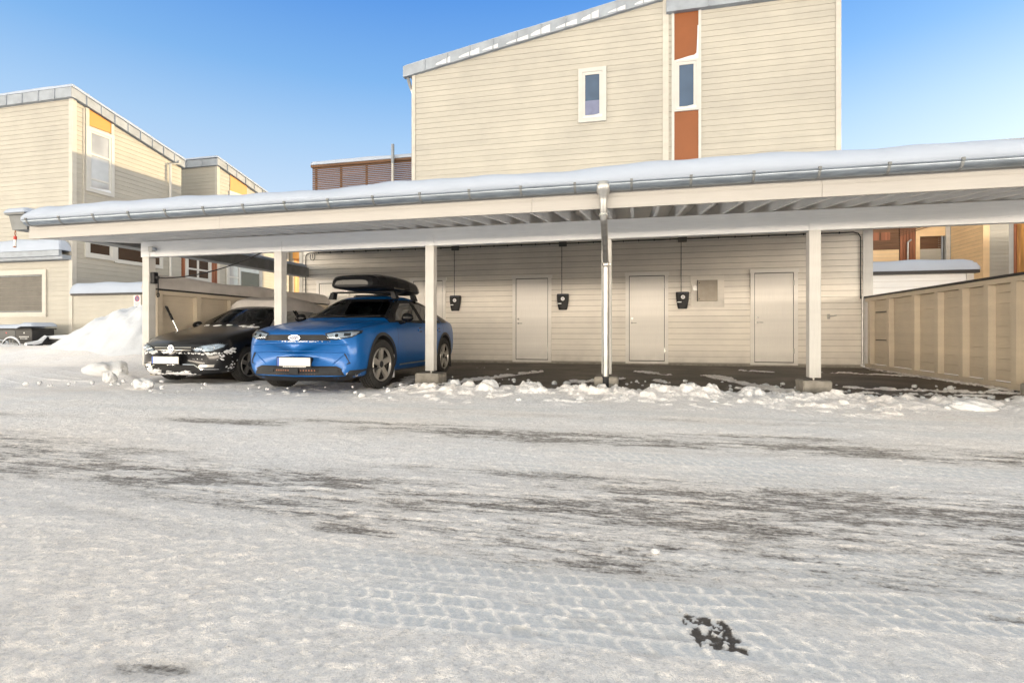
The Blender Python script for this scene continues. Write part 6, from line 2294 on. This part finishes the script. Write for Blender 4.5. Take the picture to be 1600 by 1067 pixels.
snow_c = mixc(nt, 1.0, snow_c, mixc(nt, dist_.outputs[0], (1.03, 1.005, 0.972), (1.14, 1.14, 1.15)), 'MULTIPLY')   # driven-on snow in front, fresher along the bays
snow_c = mixc(nt, mul(sep.outputs[2], .75), snow_c, (0.68, 0.70, 0.715))            # ice pressed flat by the tyre blocks
snow_c = mixc(nt, sep.outputs[1], snow_c, (0.95, 0.915, 0.88))            # powdery ridges between them
speck = ramp(nt, fin, [(0.66, (0, 0, 0)), (0.74, (1, 1, 1))])
snow_c = mixc(nt, mul(speck, 0.22), snow_c, (0.30, 0.28, 0.26))           # sanding grit
asph = ramp(nt, fin, [(0.3, (0.08, 0.070, 0.062)), (0.6, (0.14, 0.123, 0.108)), (0.8, (0.21, 0.19, 0.172))])
asph = mixc(nt, 1.0, asph, ramp(nt, noise(nt, v, 1.3, 5), [(0.35, (0.6, 0.58, 0.55)), (0.65, (1.3, 1.25, 1.2))]), 'MULTIPLY')
# bare density broken up by fine scraped grain
def madd(a, k, c0):
    n = nt.nodes.new('ShaderNodeMath'); n.operation = 'MULTIPLY_ADD'
    L(nt, a, n.inputs[0]); n.inputs[1].default_value = k; n.inputs[2].default_value = c0
    return n.outputs[0]
def addn(a, c0):
    n = nt.nodes.new('ShaderNodeMath'); n.operation = 'ADD'
    L(nt, a, n.inputs[0]); L(nt, c0, n.inputs[1])
    return n.outputs[0]
stv = noise(nt, coords(nt, (13, 62, 13)), 1.0, 6, 0.75)
g_ = addn(madd(stv, 1.25, -.625), madd(fin, .75, -.375))
solid = mul(at_.outputs['Alpha'], sep.outputs[0])
dens = addn(addn(madd(sep.outputs[0], .60, 0.0), madd(solid, .55, 0.0)), g_)
cover = ramp(nt, dens, [(0.36, (0, 0, 0)), (0.66, (.80, .80, .80)), (0.8, (1, 1, 1))])
snow_c = mixc(nt, madd(sep.outputs[0], .5, 0.0), snow_c, (0.50, 0.45, 0.40))     # thin dirty ice around the bare grain
L(nt, mixc(nt, cover, snow_c, asph), b.inputs['Base Color'])
L(nt, ramp(nt, cover, [(0.0, (0.7, 0.7, 0.7)), (1.0, (0.55, 0.55, 0.55))]), b.inputs['Roughness'])
b.inputs['Specular IOR Level'].default_value = 0.3
hsum = nt.nodes.new('ShaderNodeMath'); hsum.operation = 'ADD'
L(nt, fin, hsum.inputs[0]); L(nt, mul(grit, 0.45), hsum.inputs[1])
bump(nt, b, hsum.outputs[0], 0.8, 0.014)
me.materials.append(m)

# ------------------------------------------------------------------ snow pile against the low wall
def pile():
    x0, x1, y0, y1 = -20.0, -8.62, 8.3, 12.07
    px_, py_ = np.meshgrid(np.linspace(x0, x1, 330), np.linspace(y0, y1, 120))
    cx_ = -11.5
    crest = (1.24 + .25 * (fbm(px_ * .8, py_ * .3, 299, 3) - .5)) * np.exp(-np.abs((px_ - cx_) / 2.5) ** 2.4) * np.where(px_ > cx_, 1, 1) + .38 * sstep(-20, -16, px_) * sstep(-9, -12, px_)
    along = sstep(8.35 + .5 * (fbm(px_ * .7, py_ * 0, 297, 3) - .5) + .35 * sstep(-10, -14, px_) + .9 * sstep(-13, -15.5, px_), 10.9, py_)
    h = crest * along
    h = h * (.72 + .56 * fbm(px_ * 1.1, py_ * 1.1, 301, 4)) + .16 * along * (fbm(px_ * 3.2, py_ * 3.2, 311, 4) - .4) + .03 * along * fbm(px_ * 12, py_ * 12, 321, 3)
    h = np.where((px_ < -14.2) & (py_ > 10.55), h * np.clip(1 - (py_ - 10.55) / .5, .25, 1), h)
    h += .05 * along * (fbm(px_ * 6, py_ * 6, 331, 4) - .45)
    h -= .06
    mb = MB()
    ny, nx = px_.shape
    mb.v = [tuple(t) for t in np.stack([px_, py_, h], -1).reshape(-1, 3)]
    mb.f = [(j * nx + i, j * nx + i + 1, (j + 1) * nx + i + 1, (j + 1) * nx + i) for j in range(ny - 1) for i in range(nx - 1)]
    mb.m = [0] * len(mb.f)
    o = mb.build('snow_pile', M['snow'], None, 180, at=(-12, 10, 0))
    tag(o, 'big ploughed snow pile rising against the low wall left of the carport', 'snow pile')
pile()

# ------------------------------------------------------------------ snow chunks thrown up along the bays
def chunk_mesh(r, seed, sq=(1, .8, .62), sub=3):
    bm = bmesh.new()
    bmesh.ops.create_icosphere(bm, subdivisions=sub, radius=1)
    pts = np.array([v.co[:] for v in bm.verts])
    n = fbm(pts[:, 0] * 1.5 + pts[:, 2] * .7 + seed, pts[:, 1] * 1.5 - pts[:, 2] * .9, seed, 3)
    n2 = fbm(pts[:, 0] * 5 + pts[:, 2] * 2.3 + seed, pts[:, 1] * 5 - pts[:, 2] * 3, seed + 5, 3)
    for v, a, c_ in zip(bm.verts, n, n2):
        k = .40 + .85 * a + .38 * c_
        v.co = Vector((v.co.x * sq[0], v.co.y * sq[1], v.co.z * sq[2])) * k * r
    return bm
BIG = [(-9.45, 7.70, .60, (1.15, .8, .55), 'largest rounded snow chunk lying on the snow left of the carport post'),
       (-8.35, 6.85, .20, (.8, .8, 1.0), 'upright snow lump in front of the black car bumper'),
       (-7.1, 6.35, .24, (1.2, .8, .6), 'flat snow chunk on the ground just ahead of the black car'),
       (-2.45, 6.95, .17, (1, .8, .9), 'rounded snow lump at the bay edge right of the blue car'),
       (-1.95, 6.92, .22, (1.2, .8, .75), 'wide snow lump on the ridge left of the downpipe'),
       (-1.35, 6.88, .20, (1.1, .8, .8), 'snow lump on the ridge just left of the downpipe foot'),
       (.25, 6.80, .19, (1, .8, 1.0), 'pointed snow lump on the ridge right of the downpipe foot'),
       (.75, 7.7, .16, (1.1, .9, .8), 'loose snow lump on the asphalt between downpipe and right post'),
       (3.35, 6.35, .26, (1.4, .8, .38), 'flat snow chunk at the ridge near the right edge of the view'),
       (.07, 1.985, .024, (1.1, .8, .6), 'tiny snow block lying alone on the road in front'),
       (-.62, 6.1, .10, (1, .8, .8), 'small snow lump on the road side of the ridge by the downpipe'),
       (-1.75, 6.35, .11, (1, .8, .8), 'small dirty snow lump in front of the ridge, nearest the blue car')]
for i, (x, y, r, sq, lab) in enumerate(BIG):
    r *= .56
    mb = MB(); bm = chunk_mesh(r, 400 + i * 7, sq, 4)
    bm.transform(Matrix.Translation((x, y, r * .22 + (.02 if 6.5 < y < 7.2 else 0))))
    mb.bm_in(bm)
    o = mb.build('snow_chunk', M['crust'], None, 70, at=(x, y, 0))
    tag(o, lab, 'snow chunk', 'snow chunks lying on the ground')
mb = MB()
rr = random.Random(77)
for k in range(420):
    if k < 260:
        x = rr.uniform(-3.3, 6.5); y = 6.75 - .012 * x + rr.gauss(0, .30)
        r = abs(rr.gauss(0, .022)) + .008
    elif k < 295:
        x = rr.uniform(-9.2, -2.5); y = rr.gauss(6.45, .35)
        r = abs(rr.gauss(0, .018)) + .008
    else:
        x = rr.uniform(-3.5, 5); y = rr.uniform(7.1, 9.0)
        r = abs(rr.gauss(0, .018)) + .010
    bm = chunk_mesh(r, 700 + k, (rr.uniform(.8, 1.4), rr.uniform(.7, 1), rr.uniform(.6, 1)), 2)
    bm.transform(Matrix.Translation((x, y, r * .2 + (.04 if k < 260 and abs(y - 6.9) < .15 else .0))) @ Matrix.Rotation(rr.uniform(0, 6), 4, 'Z'))
    mb.bm_in(bm)
o = mb.build('snow_crumbs', M['crust'], None, 70, at=(0, 6.9, 0))
o['kind'] = 'stuff'
o['label'] = 'loose crumbs of broken snow along the shovelled ridge'

# ------------------------------------------------------------------ daylight: low sun behind the houses to the right
SUN_AZ, SUN_EL = R(46), R(8.5)                       # azimuth clockwise from +Y
sd = Vector((math.sin(SUN_AZ) * math.cos(SUN_EL), math.cos(SUN_AZ) * math.cos(SUN_EL), math.sin(SUN_EL)))
sun = bpy.data.lights.new('sun', 'SUN')
sun.energy = 5.0
sun.angle = R(0.6)
sun.color = (1.0, 0.74, 0.40)
so = bpy.data.objects.new('sun', sun)
col.objects.link(so)
so.location = sd * 50
so.rotation_euler = (-sd).to_track_quat('-Z', 'Y').to_euler()
w = bpy.data.worlds.new('World')
scene.world = w
w.use_nodes = True
nt = w.node_tree
bg = nt.nodes['Background']
sky = nt.nodes.new('ShaderNodeTexSky')
sky.sky_type = 'NISHITA'
sky.sun_disc = False
sky.sun_elevation = SUN_EL
sky.sun_rotation = SUN_AZ
sky.air_density = 1.0
sky.dust_density = 0.6
sky.ozone_density = 1.5
# added warm fill band low in the sky behind the camera, lighting walls and carport
tc = nt.nodes.new('ShaderNodeTexCoord')
sx_ = nt.nodes.new('ShaderNodeSeparateXYZ'); L(nt, tc.outputs['Generated'], sx_.inputs[0])
def mrange(val, a, b_, c_=0.0, d_=1.0):
    n = nt.nodes.new('ShaderNodeMapRange'); n.interpolation_type = 'SMOOTHSTEP'
    n.inputs['From Min'].default_value = a; n.inputs['From Max'].default_value = b_
    n.inputs['To Min'].default_value = c_; n.inputs['To Max'].default_value = d_
    L(nt, val, n.inputs['Value'])
    return n.outputs[0]
back = mrange(sx_.outputs['Y'], 0.15, -0.6)
low_ = mrange(sx_.outputs['Z'], 0.15, 0.03)
STR = 0.30
band = nt.nodes.new('ShaderNodeMath'); band.operation = 'MULTIPLY'; L(nt, back, band.inputs[0]); L(nt, low_, band.inputs[1])
f1 = mrange(sx_.outputs['Y'], 0.05, 0.45)
f2 = mrange(sx_.outputs['Z'], 0.78, 0.58)
front = nt.nodes.new('ShaderNodeMath'); front.operation = 'MULTIPLY'; L(nt, f1, front.inputs[0]); L(nt, f2, front.inputs[1])
# clear winter sky ahead: the physical sky blended with a cleaner blue-to-pale gradient and a pale glow on the sun's side
grad = ramp(nt, sx_.outputs['Z'], [(0.0, (.80, .86, .92)), (0.10, (.80, .87, .94)), (0.22, (.69, .82, .95)), (0.33, (.46, .68, .94)), (0.42, (.25, .51, .90)), (0.54, (.105, .325, .83))])
sg_ = nt.nodes.new('ShaderNodeVectorMath'); sg_.operation = 'DOT_PRODUCT'
L(nt, tc.outputs['Generated'], sg_.inputs[0]); sg_.inputs[1].default_value = (math.sin(SUN_AZ), math.cos(SUN_AZ), 0.0)
gl_ = nt.nodes.new('ShaderNodeMath'); gl_.operation = 'MULTIPLY'
L(nt, mrange(sg_.outputs['Value'], 0.72, 1.0), gl_.inputs[0]); L(nt, mrange(sx_.outputs['Z'], 0.50, 0.10), gl_.inputs[1])
grad = mixc(nt, mul(gl_.outputs[0], 0.85), grad, (1.0, .985, .95))
sc_ = mixc(nt, 1.0, grad, (1 / STR, 1 / STR, 1 / STR), 'MULTIPLY')
clear = mixc(nt, 0.82, mixc(nt, 1.0, sky.outputs[0], (0.50, 0.86, 1.30), 'MULTIPLY'), sc_)
up_ = mrange(sx_.outputs['Z'], 0.12, 0.95, 0.22, 2.25)  # added overhead fill that brightens the snow on the ground
cl_ = mixc(nt, up_, (0, 0, 0), tuple(x / STR for x in (0.775, 0.785, 0.78)))
other = mixc(nt, 1.0, mixc(nt, 1.0, sky.outputs[0], (1.0, 0.62, 0.36), 'MULTIPLY'), cl_, 'ADD')
h1 = mixc(nt, band.outputs[0], (0, 0, 0), tuple(x / STR for x in (20.5, 18.1, 15.0)))
skyc = mixc(nt, 1.0, mixc(nt, front.outputs[0], other, clear), h1, 'ADD')
L(nt, skyc, bg.inputs['Color'])
bg.inputs['Strength'].default_value = STR
